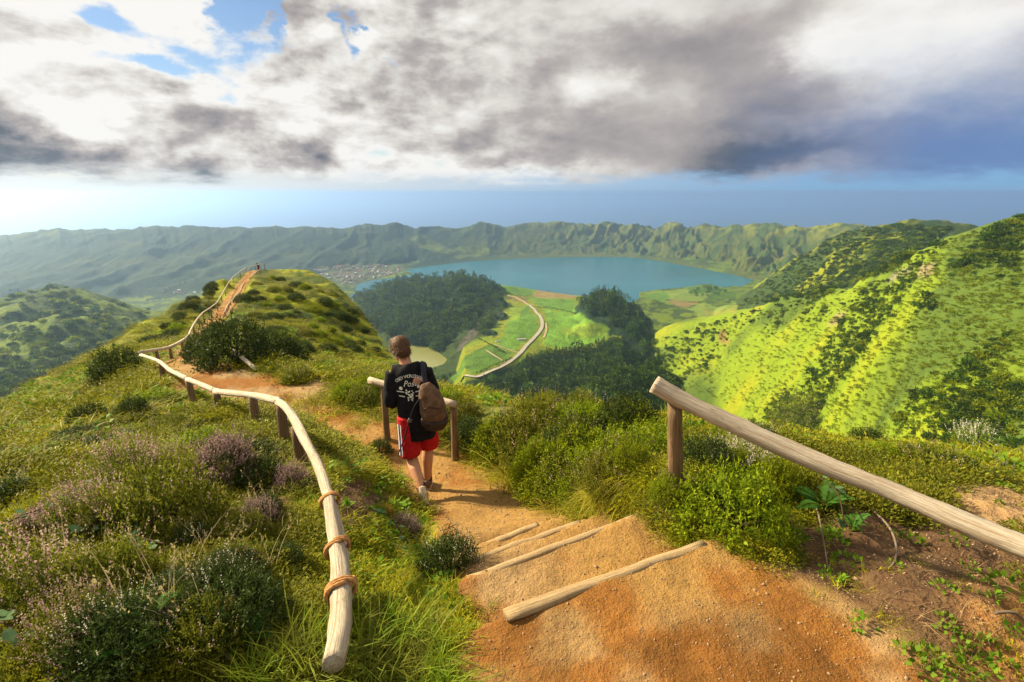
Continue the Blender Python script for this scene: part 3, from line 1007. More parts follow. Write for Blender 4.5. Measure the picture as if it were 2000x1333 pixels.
near_q = qf == F_NEAR
land('path', near_q & qp, MAT_DIRT)
land('ridge', near_q & ~qp & (qr < 400), MAT_NEAR)
slope_q = np.isin(qf, (F_SLOPE, F_SPUR)) | (near_q & (qr >= 400))
land('hillside', slope_q, MAT_SLOPE)
land('crater_hills', ~near_q & ~slope_q & ~np.isin(qf, (F_WALL, F_FLOOR)), MAT_FAR)
land('crater_wall', qf == F_WALL, MAT_FAR)
land('crater_floor', qf == F_FLOOR, MAT_FAR)


def water_mat(name, col, rough, scale, bump, spec=.5):
    m_, nt, bs = new_mat(name)
    geo = nt.new('ShaderNodeNewGeometry')
    mp = nt.new('ShaderNodeMapping')
    mp.inputs['Scale'].default_value = (1, 1, 1)
    nt.put(mp.inputs['Vector'], geo.outputs['Position'])
    f = nt.noise(mp.outputs[0], scale, 5, .6)
    big = nt.noise(mp.outputs[0], scale / 40, 4, .6)
    nt.put(bs.inputs['Base Color'], nt.mix(nt.ramp(big, .3, .7), tuple(c * .8 for c in col), tuple(c * 1.2 for c in col)))
    bs.inputs['Roughness'].default_value = rough
    bs.inputs['Specular IOR Level'].default_value = spec
    bp = nt.new('ShaderNodeBump')
    bp.inputs['Strength'].default_value = .5
    bp.inputs['Distance'].default_value = bump
    nt.put(bp.inputs['Height'], f)
    nt.put(bs.inputs['Normal'], bp.outputs[0])
    return m_


def fan(name, poly, z, mat):
    bm = bmesh.new()
    vs = [bm.verts.new((p[0], p[1], z)) for p in poly]
    f = bm.faces.new(vs)
    bmesh.ops.triangulate(bm, faces=[f])
    bmesh.ops.recalc_face_normals(bm, faces=bm.faces)
    me = bpy.data.meshes.new(name)
    bm.to_mesh(me)
    bm.free()
    if me.polygons[0].normal.z < 0:
        me.flip_normals()
    return tag(link(name, me, mat), kind='structure')


def grown(poly, d):
    c = poly.mean(0)
    return np.array([p + (p - c) / np.linalg.norm(p - c) * d for p in poly])


fan('lake', grown(LAKE, 120), LAKE_Z, water_mat('lake_water', (.004, .105, .155), .22, .05, .5, .16))
fan('pond', grown(POND, 30), POND_Z, water_mat('pond_water', (.19, .19, .055), .25, .1, .3, .3))
SEA_R = 48900.0
fan('sea', [(SEA_R * math.sin(t * math.tau / 256), SEA_R * math.cos(t * math.tau / 256)) for t in range(256)], -750.0, water_mat('sea_water', (.012, .07, .16), .3, .004, 3.0))

# ------------------------------------------------------------------ the air
bm = bmesh.new()
bmesh.ops.create_cube(bm, size=1.0)
for v in bm.verts:
    v.co = (v.co.x * 2 * 50500, v.co.y * 2 * 50500, -753.0 if v.co.z < 0 else 30.0)
me = bpy.data.meshes.new('haze')
bm.to_mesh(me)
bm.free()
hm = bpy.data.materials.new('haze_air')
hm.use_nodes = True
H = NT(hm.node_tree)
H.n.remove(H.n['Principled BSDF'])
pvn = H.new('ShaderNodeVolumePrincipled')
pvn.inputs['Color'].default_value = (.44, .65, 1.0, 1)
pvn.inputs['Density'].default_value = 1.0e-4
pvn.inputs['Anisotropy'].default_value = .72
H.l.new(pvn.outputs[0], H.n['Material Output'].inputs['Volume'])
HAZE = tag(link('haze', me, hm), kind='stuff')


# ------------------------------------------------------------------ builders for small things
def tube_np(pts, rad, seg=10, rough=0.0, seed=0, ell=None, up=None):
    """a tapered, slightly uneven round bar along pts: verts, quads, tris, grain coordinates"""
    pts = np.array(pts, float)
    n = len(pts)
    rad = np.broadcast_to(np.asarray(rad, float), (n,))
    tan = np.gradient(pts, axis=0)
    tan /= np.linalg.norm(tan, axis=1)[:, None]
    ref = np.array(up if up is not None else ((0, 0, 1.0) if abs(tan[0][2]) < .9 else (0, 1.0, 0)))
    vs, gr = [], []
    length = np.concatenate([[0], np.cumsum(np.linalg.norm(np.diff(pts, axis=0), axis=1))])
    th = np.arange(seg) / seg * math.tau
    g = np.random.default_rng(seed)
    for i in range(n):
        a = np.cross(tan[i], ref)
        a /= np.linalg.norm(a)
        b = np.cross(a, tan[i])
        if up is None:
            ref = b
        k = 1.0
        if rough:
            k = 1 + rough * (fbm(np.cos(th) * 1.1 + seed * 7.1, np.sin(th) * 1.1 + length[i] * 2.5 + seed, 3) + .4 * g.uniform(-1, 1, seg))
        ea, eb = (1.0, 1.0) if ell is None else (ell[i] if np.ndim(ell[0]) else ell)
        ring = pts[i] + (np.cos(th) * rad[i] * k * ea)[:, None] * a + (np.sin(th) * rad[i] * k * eb)[:, None] * b
        vs.append(ring)
        gr.append(np.stack([np.full(seg, length[i]), np.cos(th), np.sin(th)], 1))
    v = np.concatenate(vs)
    gv = np.concatenate(gr)
    q = []
    for i in range(n - 1):
        for k in range(seg):
            k2 = (k + 1) % seg
            q.append((i * seg + k, i * seg + k2, (i + 1) * seg + k2, (i + 1) * seg + k))
    v = np.concatenate([v, pts[:1], pts[-1:]])
    gv = np.concatenate([gv, [[length[0], 0, 0]], [[length[-1], 0, 0]]])
    t = [(n * seg, (k + 1) % seg, k) for k in range(seg)] + [(n * seg + 1, (n - 1) * seg + k, (n - 1) * seg + (k + 1) % seg) for k in range(seg)]
    return v, q, t, gv


def spline(pts, n=6):
    pts = [np.array(p, float) for p in pts]
    out = []
    for i in range(len(pts) - 1):
        p0, p1, p2, p3 = pts[max(i - 1, 0)], pts[i], pts[i + 1], pts[min(i + 2, len(pts) - 1)]
        for t in np.arange(n) / n:
            out.append(0.5 * (2 * p1 + (p2 - p0) * t + (2 * p0 - 5 * p1 + 4 * p2 - p3) * t * t + (3 * p1 - p0 - 3 * p2 + p3) * t ** 3))
    out.append(pts[-1])
    return np.array(out)


def tube_obj(name, pts, rad, mat, parent=None, seg=10, rough=0.0, seed=0, ell=None, up=None, smooth=True):
    v, q, t, g = tube_np(pts, rad, seg, rough, seed, ell, up)
    org = np.zeros(3)
    if parent is not None:
        org = np.array(parent.location)
    me = mesh_np(name, v - org, q, t, smooth)
    a = me.attributes.new('grain', 'FLOAT_VECTOR', 'POINT')
    a.data.foreach_set('vector', (g + [seed * 3.7, 0, 0]).astype(np.float32).ravel())
    return link(name, me, mat, parent)


def wood_mat(name, pale, brown, dark, crack=.5):
    m_, nt, bs = new_mat(name)
    at = nt.new('ShaderNodeAttribute', attribute_name='grain')
    mp = nt.new('ShaderNodeMapping')
    mp.inputs['Scale'].default_value = (1.6, 2.2, 2.2)
    nt.put(mp.inputs['Vector'], at.outputs['Vector'])
    f = nt.noise(mp.outputs[0], 2.2, 6, .6, .6)
    mp2 = nt.new('ShaderNodeMapping')
    mp2.inputs['Scale'].default_value = (2.0, 9.0, 9.0)
    nt.put(mp2.inputs['Vector'], at.outputs['Vector'])
    g = nt.noise(mp2.outputs[0], 2.4, 5, .65, .3)
    mp3 = nt.new('ShaderNodeMapping')
    mp3.inputs['Scale'].default_value = (9.0, 3.0, 3.0)
    nt.put(mp3.inputs['Vector'], at.outputs['Vector'])
    kn = nt.noise(mp3.outputs[0], 1.3, 2, .5)
    c = nt.mix(nt.ramp(f, .42, .62), pale, brown)
    c = nt.mix(nt.m('MULTIPLY', nt.ramp(g, .56, .70), crack), c, dark)
    c = nt.mix(nt.ramp(kn, .70, .78, 0, .8), c, dark)
    nt.put(bs.inputs['Base Color'], c)
    bs.inputs['Roughness'].default_value = .75
    bs.inputs['Specular IOR Level'].default_value = .25
    bp = nt.new('ShaderNodeBump')
    bp.inputs['Distance'].default_value = .009
    bp.inputs['Strength'].default_value = 1.0
    nt.put(bp.inputs['Height'], nt.m('SUBTRACT', f, nt.m('MULTIPLY', g, .8)))
    nt.put(bs.inputs['Normal'], bp.outputs[0])
    return m_


def plain_mat(name, col, rough=.7, spec=.3, scale=None, amt=.3, bump=0.0, emit=None):
    m_, nt, bs = new_mat(name)
    bs.inputs['Roughness'].default_value = rough
    bs.inputs['Specular IOR Level'].default_value = spec
    if scale is None:
        bs.inputs['Base Color'].default_value = (*col, 1)
        return m_
    tcn = nt.new('ShaderNodeTexCoord')
    f = nt.noise(tcn.outputs['Object'], scale, 5, .6)
    nt.put(bs.inputs['Base Color'], nt.mix(nt.ramp(f, .25, .75), tuple(c * (1 - amt) for c in col), tuple(c * (1 + amt) for c in col)))
    if bump:
        bp = nt.new('ShaderNodeBump')
        bp.inputs['Distance'].default_value = bump
        nt.put(bp.inputs['Height'], f)
        nt.put(bs.inputs['Normal'], bp.outputs[0])
    return m_


M_RAIL = wood_mat('weathered_rail_wood', (.58, .50, .38), (.42, .31, .20), (.10, .06, .03), .8)
M_POST = wood_mat('post_wood', (.24, .155, .08), (.13, .075, .035), (.035, .02, .012), .9)
M_LOG = wood_mat('step_wood', (.50, .36, .19), (.40, .26, .12), (.22, .12, .05), .4)
M_ROPE = plain_mat('rope_fibre', (.40, .20, .075), .9, .1, 60, .4, .003)

# ------------------------------------------------------------------ steps
STEP_LABEL = ['nearest log step edge, full width across the dirt path', 'second log step edge beyond the nearest, crossing to the grassy bank',
              'third log step edge, pale and thin beside the dark bush', 'farthest and shortest log step edge below the walking man']
for k, (a, b) in enumerate(LOGS):
    mid = (a + b) / 2
    o = empty('step_log', (mid[0], mid[1], mid[2]))
    tag(o, STEP_LABEL[k], 'step', 'log steps down the path')
    g = np.random.default_rng(40 + k)
    n = 16
    t = np.linspace(-.03, 1.06, n)
    pts = a[None] + (b - a)[None] * t[:, None]
    pts[:, 2] += -.025 + .004 * fbm(t * 4 + k * 9, t * 0, 3)
    pts[:, 1] += .008 * fbm(t * 3 + k * 5, t * 0 + 3, 3)
    tube_obj('log', pts, (.019 if k == 0 else .0165) * (1 + .12 * fbm(t * 5, t * 0 + k, 3)), M_LOG, o, 12, .09, k, (1.55, .95))


# ------------------------------------------------------------------ railings
def fence(name, label, rails, posts, rad, seg=10, origin=None, group='wooden railings along the path', post_rad=None, extra=0):
    """rails: point lists; posts: (x, y, z_top)"""
    org = origin if origin is not None else rails[0][0]
    o = empty(name, tuple(org))
    tag(o, label, 'railing', group)
    s = hash(name + label) % 97
    for k, rl in enumerate(rails):
        pts = spline(rl, 5 if seg > 8 else 2)
        r = rad[k] if isinstance(rad, list) else rad
        n = len(pts)
        rr_ = (np.interp(np.linspace(0, 1, n), np.linspace(0, 1, len(r)), r) if np.ndim(r) else np.full(n, r))
        tube_obj('rail', pts, rr_, M_RAIL, o, seg, .17 if seg > 8 else 0, len(label) + k)
    for k, pst in enumerate(posts):
        x, y, zt = pst[:3]
        bx, by = pst[3:] if len(pst) > 3 else (x, y)
        zg = ground(bx, by) - .12
        pr = post_rad or (.045 if isinstance(rad, list) else rad)
        g = np.random.default_rng(len(label) + k)
        dx, dy = g.uniform(-.02, .02, 2)
        n = 7 if seg > 8 else 2
        pts = np.array([(bx + (x - bx) * t + dx * (1 - t), by + (y - by) * t + dy * (1 - t), zg + (zt - zg) * t) for t in np.linspace(0, 1, n)])
        tube_obj('post', pts, pr * np.linspace(1.08, .96, n), M_POST, o, max(seg - 0, 5), .08 if seg > 8 else 0, k + 50)
    return o


# right-hand rail on its tall post
rr = [P(1277, 750, 2.76), P(1330, 779, 2.70), P(1450, 838, 2.55), P(1600, 905, 2.36), P(1750, 963, 2.18), P(1900, 1030, 1.98), P(2010, 1074, 1.85), P(2250, 1170, 1.6), P(2500, 1280, 1.38)]
pt = P(1318, 792, 2.74)
pe = P(2420, 1240, 1.44)
fence('wooden_railing', 'thick sun-bleached log rail sloping down from one short brown post beside the dirt platform', [rr], [(pt[0], pt[1], pt[2] + .02, *P(1326, 945, 2.78)[:2]), (pe[0], pe[1], pe[2])], [[.048, .052, .052, .052, .05]], 14, post_rad=.044)
# railing that the walker passes
a_, b_ = P(722, 743, 6.3), P(890, 790, 5.65)
q_ = [P(749, 753, 6.2), P(885, 791, 5.68)]
fence('wooden_railing', 'short wooden railing on two posts just beyond the walking man', [[a_, (a_ + b_) / 2, b_]], [(p[0], p[1], p[2]) for p in q_], .043, 10)
# short rail by the dark bushes
a_, b_ = P(454, 685, 10.2), P(499, 721, 9.4)
q_ = [P(458, 690, 10.1), P(497, 722, 9.45)]
fence('wooden_railing', 'single short sloping rail at the path bend below the big dark bush', [[a_, (a_ + b_) / 2 + np.array((0, 0, .01)), b_]], [(p[0], p[1], p[2]) for p in q_], .040, 9)
# left handrail, several logs end to end
L1 = [P(650, 1300, 1.40), P(664, 1220, 1.58), P(663, 1120, 1.90), P(651, 1030, 2.26), P(640, 966, 2.56)]
L2 = [P(671, 1165, 1.78) + (.012, 0, -.012), P(660, 1060, 2.16) + (.012, 0, -.02), P(646, 985, 2.50) + (.008, 0, -.02), P(622, 912, 2.98), P(588, 846, 3.66), P(562, 800, 4.35), P(545, 785, 4.75)]
L3 = [P(547, 785, 4.72), P(500, 774, 5.35), P(422, 765, 6.35)]
L4 = [P(424, 765, 6.33), P(366, 741, 7.6)]
L5 = [P(367, 741, 7.58), P(330, 722, 8.6), P(310, 706, 9.5), P(276, 694, 11.2)]
pp = [P(548, 788, 4.72), P(493, 774, 5.45), P(422, 766, 6.36), P(368, 743, 7.58), P(314, 709, 9.4), P(664, 1130, 1.88), P(579, 832, 3.86)]
left_rail = fence('wooden_railing', 'long pale handrail of crooked logs lashed with rope along the left bank', [L1, L2, L3, L4, L5], [(p[0], p[1], p[2] - .01) for p in pp],
                  [[.041, .043, .039, .034, .031], [.024, .029, .032, .037, .039], [.040, .040], [.038, .036], .036], 14, post_rad=.05)


def rope(center, axis, turns, rad, slant, seed):
    """rope wound round a rail"""
    axis = axis / np.linalg.norm(axis)
    a = np.cross(axis, (0, 0, 1.0))
    a /= np.linalg.norm(a)
    b = np.cross(a, axis)
    n = int(turns * 22)
    pts = []
    for i in range(n + 1):
        t = i / n
        th = t * turns * math.tau + seed
        off = (t - .5) * slant * turns + .018 * math.sin(th + 1.0)
        pts.append(center + axis * off + (a * math.cos(th) + b * math.sin(th)) * rad * (1 + .05 * math.sin(3 * th)))
    return np.array(pts)


for k, (c, ax_, tn_, rd, sl) in enumerate([(P(642, 977, 2.52), L1[3] - L1[4], 1.6, .050, .012), (P(657, 1070, 2.11), L1[2] - L1[3], 2.1, .056, .016), (P(664, 1152, 1.79), L1[1] - L1[2], 2.9, .060, .017)]):
    tube_obj('rope', rope(c + np.array((.005, 0, -.006)), ax_, tn_, rd, sl, k * 1.3), .0085, M_ROPE, left_rail, 7, .12, k)
# far railings of the hump, seen small
FAR_L = [(273, 689, 11.4), (304, 684, 12.4), (331, 680, 13.8), (355, 672, 16.4), (369, 659, 19.5), (377, 636, 26), (396, 611, 34), (423, 592, 43), (439, 565, 56), (455, 541, 70), (480, 523, 85)]
pts = [P(*p) for p in FAR_L]


def seated(pts, h):
    """lift or lower rail points so the rail runs h above the ground"""
    out = []
    for p in pts:
        g = ground(p[0], p[1])
        out.append(np.array((p[0], p[1], max(p[2], g + .35) if p[2] - g < 1.3 else g + 1.0)))
    return out


pts = seated(pts, .9)


def mids(pts):
    out = []
    for a, b in zip(pts[:-1], pts[1:]):
        out += [a, (a + b) / 2]
    return out + [pts[-1]]


fence('wooden_railing', 'thin distant handrail climbing the left side of the hump path to the lookout', [pts], [(p[0], p[1], p[2]) for p in list(pts[1:5]) + mids(pts)[10:]], .045, 6)
FAR_R1 = [P(440, 618, 39), P(446, 601, 45), P(456, 594.5, 49), (P(462, 587, 53)), P(470, 579, 57), P(474, 567, 63), P(478, 560, 67)]
FAR_R2 = [P(489, 548, 73), P(494.5, 537, 78), P(501, 531, 82), P(509, 526, 86)]
for lab, f in (('thin distant railing on the right of the hump path, lower stretch with zigzag rails', FAR_R1), ('thin distant railing on the right of the hump path, upper stretch below the lookout', FAR_R2)):
    f = seated(f, .9)
    fence('wooden_railing', lab, [f], [(p[0], p[1], p[2] + .06) for p in mids(f)], .045, 6)
# lookout railing on the summit
sm = [P(x, y, 88) for x, y in ((480, 523), (490, 523), (499, 524), (508, 524), (517, 522))]
sm = [np.array((p[0], p[1], ground(p[0], p[1]) + 1.0)) for p in sm]
fence('wooden_railing', 'tiny lookout railing across the top of the hump', [sm], [(p[0], p[1], p[2]) for p in sm], .05, 6)


# ------------------------------------------------------------------ the walker
def ellipsoid(c, r, rot=None, nu=14, nv=10):
    v, q = [], []
    for i in range(nv + 1):
        ph = math.pi * i / nv
        for k in range(nu):
            t = math.tau * k / nu
            v.append((r[0] * math.sin(ph) * math.cos(t), r[1] * math.sin(ph) * math.sin(t), r[2] * math.cos(ph)))
    for i in range(nv):
        for k in range(nu):
            q.append((i * nu + k, (i + 1) * nu + k, (i + 1) * nu + (k + 1) % nu, i * nu + (k + 1) % nu))
    v = np.array(v)
    if rot is not None:
        v = v @ np.array(rot.to_matrix()).T
    return v + np.array(c), q, []


def fused(name, pieces, voxel, mat, parent, smooth_it=6, noise_amp=0.0):
    """several overlapping shapes fused into one continuous skin"""
    vs, qs, ts, off = [], [], [], 0
    for v, q, t in pieces:
        vs.append(v)
        qs += [tuple(i + off for i in f) for f in q]
        ts += [tuple(i + off for i in f) for f in t]
        off += len(v)
    me = mesh_np(name + '_raw', np.concatenate(vs), qs, ts if ts else None)
    o = link(name + '_raw', me)
    md = o.modifiers.new('fuse', 'REMESH')
    md.mode = 'VOXEL'
    md.voxel_size = voxel
    sm_ = o.modifiers.new('relax', 'SMOOTH')
    sm_.factor = .5
    sm_.iterations = smooth_it
    dg = bpy.context.evaluated_depsgraph_get()
    me2 = bpy.data.meshes.new_from_object(o.evaluated_get(dg))
    bpy.data.objects.remove(o)
    me2.name = name
    if noise_amp:
        co = np.empty(len(me2.vertices) * 3, np.float32)
        me2.vertices.foreach_get('co', co)
        co = co.reshape(-1, 3)
        no = np.empty(len(me2.vertices) * 3, np.float32)
        me2.vertices.foreach_get('normal', no)
        no = no.reshape(-1, 3)
        d = fbm(co[:, 0] * 9 + co[:, 1] * 5, co[:, 2] * 5 + co[:, 0] * 6, 3) + .7 * ridged(co[:, 0] * 5 - co[:, 2] * 7, co[:, 2] * 4 + co[:, 1] * 5, 2)
        co = co + no * (d * noise_amp)[:, None]
        me2.vertices.foreach_set('co', co.astype(np.float32).ravel())
    me2.polygons.foreach_set('use_smooth', np.ones(len(me2.polygons), dtype=bool))
    me2.update()
    return link(name, me2, mat, parent)


def limb(pts, rad, seg=12, ell=None, up=None):
    p = spline(pts, 4)
    r = np.interp(np.linspace(0, 1, len(p)), np.linspace(0, 1, len(rad)), rad)
    if ell is not None and np.ndim(ell[0]):
        e = np.array(ell)
        tt = np.linspace(0, 1, len(e))
        ell = [(np.interp(x, tt, e[:, 0]), np.interp(x, tt, e[:, 1])) for x in np.linspace(0, 1, len(p))]
    v, q, t, _ = tube_np(p, r, seg, 0, 0, ell, up)
    return v, q, t


M_SKIN = plain_mat('tanned_skin', (.50, .235, .13), .55, .35, 8, .10)
M_HAIR = plain_mat('brown_hair', (.085, .038, .014), .6, .25, 90, .5, .004)
M_BLACK = plain_mat('black_cotton', (.011, .010, .012), .9, .15, 30, .35, .002)
M_RED = plain_mat('red_cotton', (.46, .010, .014), .8, .2, 25, .2, .002)
M_WHITE = plain_mat('white_print', (.70, .68, .58), .85, .2)
M_STRIPE = plain_mat('white_stripe', (.75, .75, .78), .8, .2)
M_NAVY = plain_mat('navy_stripe', (.03, .035, .09), .8, .2)
M_SOCK = plain_mat('black_sock', (.016, .016, .019), .9, .1, 60, .4)
M_SHOE = plain_mat('brown_shoe', (.16, .085, .06), .7, .25, 40, .3)
M_SOLE = plain_mat('beige_sole', (.60, .47, .33), .8, .2, 60, .25, .003)
M_CANVAS = plain_mat('brown_canvas', (.125, .070, .040), .85, .2, 18, .35, .004)
M_LEATHER = plain_mat('dark_leather', (.035, .018, .014), .6, .35, 24, .3, .003)
M_STRAP = plain_mat('dark_strap', (.022, .021, .032), .8, .2)

foot = P(836, 962, 4.86)
WALK_Z = ground(foot[0], foot[1])
HEAD_DIR = R(-10)
walker = empty('person', (foot[0] - .03, foot[1] - .16, WALK_Z), -HEAD_DIR)
tag(walker, 'man in black top and red shorts walking down the dirt path, head bowed', 'person')
V3 = lambda *a: np.array(a, float)
hipL, hipR = V3(-.095, -.02, .90), V3(.085, .02, .92)
kneeL, kneeR = V3(-.085, -.03, .49), V3(.075, .15, .50)
ankL, ankR = V3(.015, -.37, .26), V3(.055, .12, .09)
toeL, toeR = V3(.050, -.44, .045), V3(.075, .30, .03)
pel, wai, che, nek = V3(-.005, 0, .95), V3(-.02, .015, 1.10), V3(-.055, .03, 1.30), V3(-.085, .055, 1.455)
head = V3(-.135, .125, 1.585)
shL, shR = V3(-.225, .045, 1.385), V3(.095, .03, 1.395)
elL, elR = V3(-.262, .04, 1.10), V3(.165, .07, 1.115)
wrL, wrR = V3(-.20, .27, 1.03), V3(.07, .29, 1.02)
hrot = (Matrix.Rotation(R(24), 3, 'Z') @ Matrix.Rotation(R(-32), 3, 'X')).to_quaternion()
hm_ = np.array(hrot.to_matrix())
body = []
for h, k_, a in ((hipL, kneeL, ankL), (hipR, kneeR, ankR)):
    calf = (k_ * .68 + a * .32) + V3(0, -.03, 0)
    body.append(limb([h + V3(0, 0, .03), h * .45 + k_ * .55, k_, calf, a], [.092, .078, .058, .060, .036]))
body.append(limb([ankL, ankL * .55 + toeL * .45 + V3(.0, .0, .0), toeL], [.038, .040, .034]))
body.append(limb([ankR + V3(0, -.04, -.03), ankR + V3(0, .03, -.035), toeR], [.036, .042, .03]))
body.append(limb([pel + V3(0, 0, -.05), pel, wai, che, nek + V3(0, 0, -.05)], [.12, .135, .125, .15, .08], 16, (1.15, .82), (0, 1, 0)))
body.append(limb([shL + V3(.02, 0, 0), che + V3(0, 0, .09), shR + V3(-.02, 0, 0)], [.058, .075, .058]))
for s, e, w in ((shL, elL, wrL), (shR, elR, wrR)):
    body.append(limb([s, (s + e) / 2, e, e * .6 + w * .4, w], [.052, .047, .040, .040, .027]))
    d = (w - e) / np.linalg.norm(w - e)
    side = np.cross(d, (0, 0, 1.0))
    side /= np.linalg.norm(side)
    palm = w + d * .055
    body.append(limb([w, w + d * .03, palm + d * .035], [.026, .034, .034], 10, (1.15, .55)))
    for j, (ln, of) in enumerate(((.062, -.030), (.074, -.010), (.070, .010), (.055, .029))):
        b0 = palm + d * .02 + side * of
        body.append(limb([b0, b0 + d * ln * .5 + V3(0, 0, -.006), b0 + d * ln * .85 + V3(0, 0, -.028)], [.0105, .0095, .008], 8))
    sgn = 1 if s is shL else -1
    body.append(limb([w + d * .02 + side * sgn * .022, w + d * .05 + side * sgn * .05, w + d * .085 + side * sgn * .052 + V3(0, 0, .012)], [.012, .0115, .009], 8))
body.append(limb([nek + V3(0, -.01, -.04), nek + V3(-.012, .012, .03), head + hm_ @ V3(0, -.02, -.05)], [.066, .058, .058]))
body.append(ellipsoid(head, (.076, .096, .112), hrot))
body.append(ellipsoid(head + hm_ @ V3(0, .045, -.055), (.055, .055, .06), hrot))
body.append(limb([head + hm_ @ V3(0, .088, .01), head + hm_ @ V3(0, .112, -.026), head + hm_ @ V3(0, .092, -.034)], [.010, .015, .012], 8))
for sgn in (-1, 1):
    body.append(ellipsoid(head + hm_ @ V3(sgn * .080, -.008, -.005), (.012, .022, .034), hrot, 10, 8))
fused('body', body, .009, M_SKIN, walker, 5)
# face details (looking down the path)
for sgn in (-1, 1):
    v, q, t = ellipsoid(head + hm_ @ V3(sgn * .030, .086, .008), (.012, .010, .008), hrot, 10, 8)
    link('eye', mesh_np('eye', v, q, None, True), M_WHITE, walker)
v, q, t = limb([head + hm_ @ V3(-.024, .090, -.068), head + hm_ @ V3(0, .101, -.068), head + hm_ @ V3(.024, .090, -.068)], [.004, .007, .004], 8)
link('mouth', mesh_np('mouth', v, q, t, True), plain_mat('lips', (.34, .10, .08), .5), walker)
# hair: a cap over the crown and the back of the head, with a tapered nape
hv = [ellipsoid(head + hm_ @ V3(0, -.014, .030), (.094, .110, .108), hrot), ellipsoid(head + hm_ @ V3(0, -.050, -.022), (.080, .068, .086), hrot),
      ellipsoid(head + hm_ @ V3(0, .055, .078), (.062, .050, .038), hrot), ellipsoid(head + hm_ @ V3(-.02, .02, .105), (.055, .06, .03), hrot)]
hair = fused('hair', hv, .010, M_HAIR, walker, 3, .005)
g = np.random.default_rng(8)
hvx = np.array([tuple(v.co) for v in hair.data.vertices])
hnx = np.array([tuple(v.normal) for v in hair.data.vertices])
pk = g.integers(0, len(hvx), 900)
fall_ = hnx[pk] * .55 + np.array((0, 0, -.75)) + g.normal(0, .22, (900, 3))
fall_ /= np.linalg.norm(fall_, axis=1)[:, None]
sd2 = np.cross(fall_, hnx[pk] + g.normal(0, .2, (900, 3)))
sd2 /= np.linalg.norm(sd2, axis=1)[:, None]
b0 = hvx[pk] - hnx[pk] * .003
ln2 = g.uniform(.018, .038, (900, 1))
sv = np.stack([b0 - sd2 * .003, b0 + sd2 * .003, b0 + fall_ * ln2 + hnx[pk] * .006], 1).reshape(-1, 3)
link('hair_strands', mesh_np('hair_strands', sv, None, np.arange(2700).reshape(-1, 3)), M_HAIR, hair)
# loose black top with three-quarter sleeves
top = [limb([pel + V3(.0, -.005, -.24), pel + V3(-.005, -.005, -.04), wai + V3(0, -.005, .0), che + V3(0, 0, -.04), che + V3(-.01, 0, .09), nek + V3(.005, -.01, -.02)],
            [.165, .164, .160, .168, .150, .085], 20, [(1.08, .90), (1.08, .82), (1.08, .80), (1.08, .78), (1.15, .70), (1.1, .9)], (0, 1, 0)),
       limb([shL + V3(.0, 0, -.01), che + V3(-.01, 0, .085), shR + V3(0, 0, -.01)], [.066, .086, .066], 14)]
for s, e, w in ((shL, elL, wrL), (shR, elR, wrR)):
    top.append(limb([s, (s + e) / 2 + V3(0, -.01, 0), e + V3(0, -.005, -.01), e * .72 + w * .28 + V3(0, 0, -.02)], [.066, .068, .070, .064], 14))
shirt = fused('shirt', top, .010, M_BLACK, walker, 6, .010)
# red shorts with side stripes
sh = [limb([pel + V3(0, 0, .04), pel + V3(0, 0, -.06)], [.150, .155], 16, (1.1, .85), (0, 1, 0))]
for h, k_, sgn in ((hipL, kneeL, -1), (hipR, kneeR, 1)):
    sh.append(limb([h + V3(0, 0, .04), h * .5 + k_ * .5 + V3(sgn * .005, -.01, 0), h * .07 + k_ * .93 + V3(sgn * .012, -.012, 0)], [.112, .106, .104], 16))
shorts = fused('shorts', sh, .010, M_RED, walker, 5, .007)


def on_surface(o, pts, dirn, lift):
    """drop points along dirn onto a mesh"""
    from mathutils.bvhtree import BVHTree
    me = o.data
    bvh = BVHTree.FromPolygons([v.co for v in me.vertices], [tuple(p.vertices) for p in me.polygons])
    out = []
    for p in pts:
        h = bvh.ray_cast(Vector(p), Vector(dirn))
        out.append(np.array(h[0]) + np.array(h[1]) * lift if h[0] is not None else None)
    return out


# white and dark side stripes, dropped on the shorts from the left and from behind
for j, (off, m_, wd) in enumerate(((-.034, M_STRIPE, .013), (-.013, M_NAVY, .016), (.008, M_STRIPE, .013), (.029, M_NAVY, .016), (.050, M_STRIPE, .012))):
    rows = []
    dirn = np.array((.62, .78, 0))
    sidev = np.array((.78, -.62, 0))
    for t in np.linspace(0, 1, 12):
        c = (hipL + V3(0, 0, -.02)) * (1 - t) + (kneeL * .93 + hipL * .07) * t
        for w in (-.5, .5):
            p = c - dirn * .5 + sidev * (-.058 + off + w * wd)
            rows.append(p)
    hp = on_surface(shorts, rows, dirn, .004)
    good = [p if p is not None else None for p in hp]
    vv, qq = [], []
    idx = {}
    for i, p in enumerate(good):
        if p is not None:
            idx[i] = len(vv)
            vv.append(p)
    for i in range(11):
        f = [2 * i, 2 * i + 1, 2 * i + 3, 2 * i + 2]
        if all(x in idx for x in f):
            qq.append([idx[x] for x in f])
    if qq:
        link('stripe', mesh_np('stripe', vv, qq, None, True), m_, shorts)

# the print on the back of the top
def glyph(ch, size):
    cu = bpy.data.curves.new('letter', 'FONT')
    cu.body = ch
    cu.size = size
    cu.align_x = 'CENTER'
    cu.resolution_u = 2
    o = bpy.data.objects.new('letter', cu)
    COL.objects.link(o)
    dg = bpy.context.evaluated_depsgraph_get()
    me = bpy.data.meshes.new_from_object(o.evaluated_get(dg))
    v = np.array([tuple(x.co) for x in me.vertices])
    f = [tuple(p.vertices) for p in me.polygons]
    bpy.data.objects.remove(o)
    bpy.data.curves.remove(cu)
    bpy.data.meshes.remove(me)
    return v, f


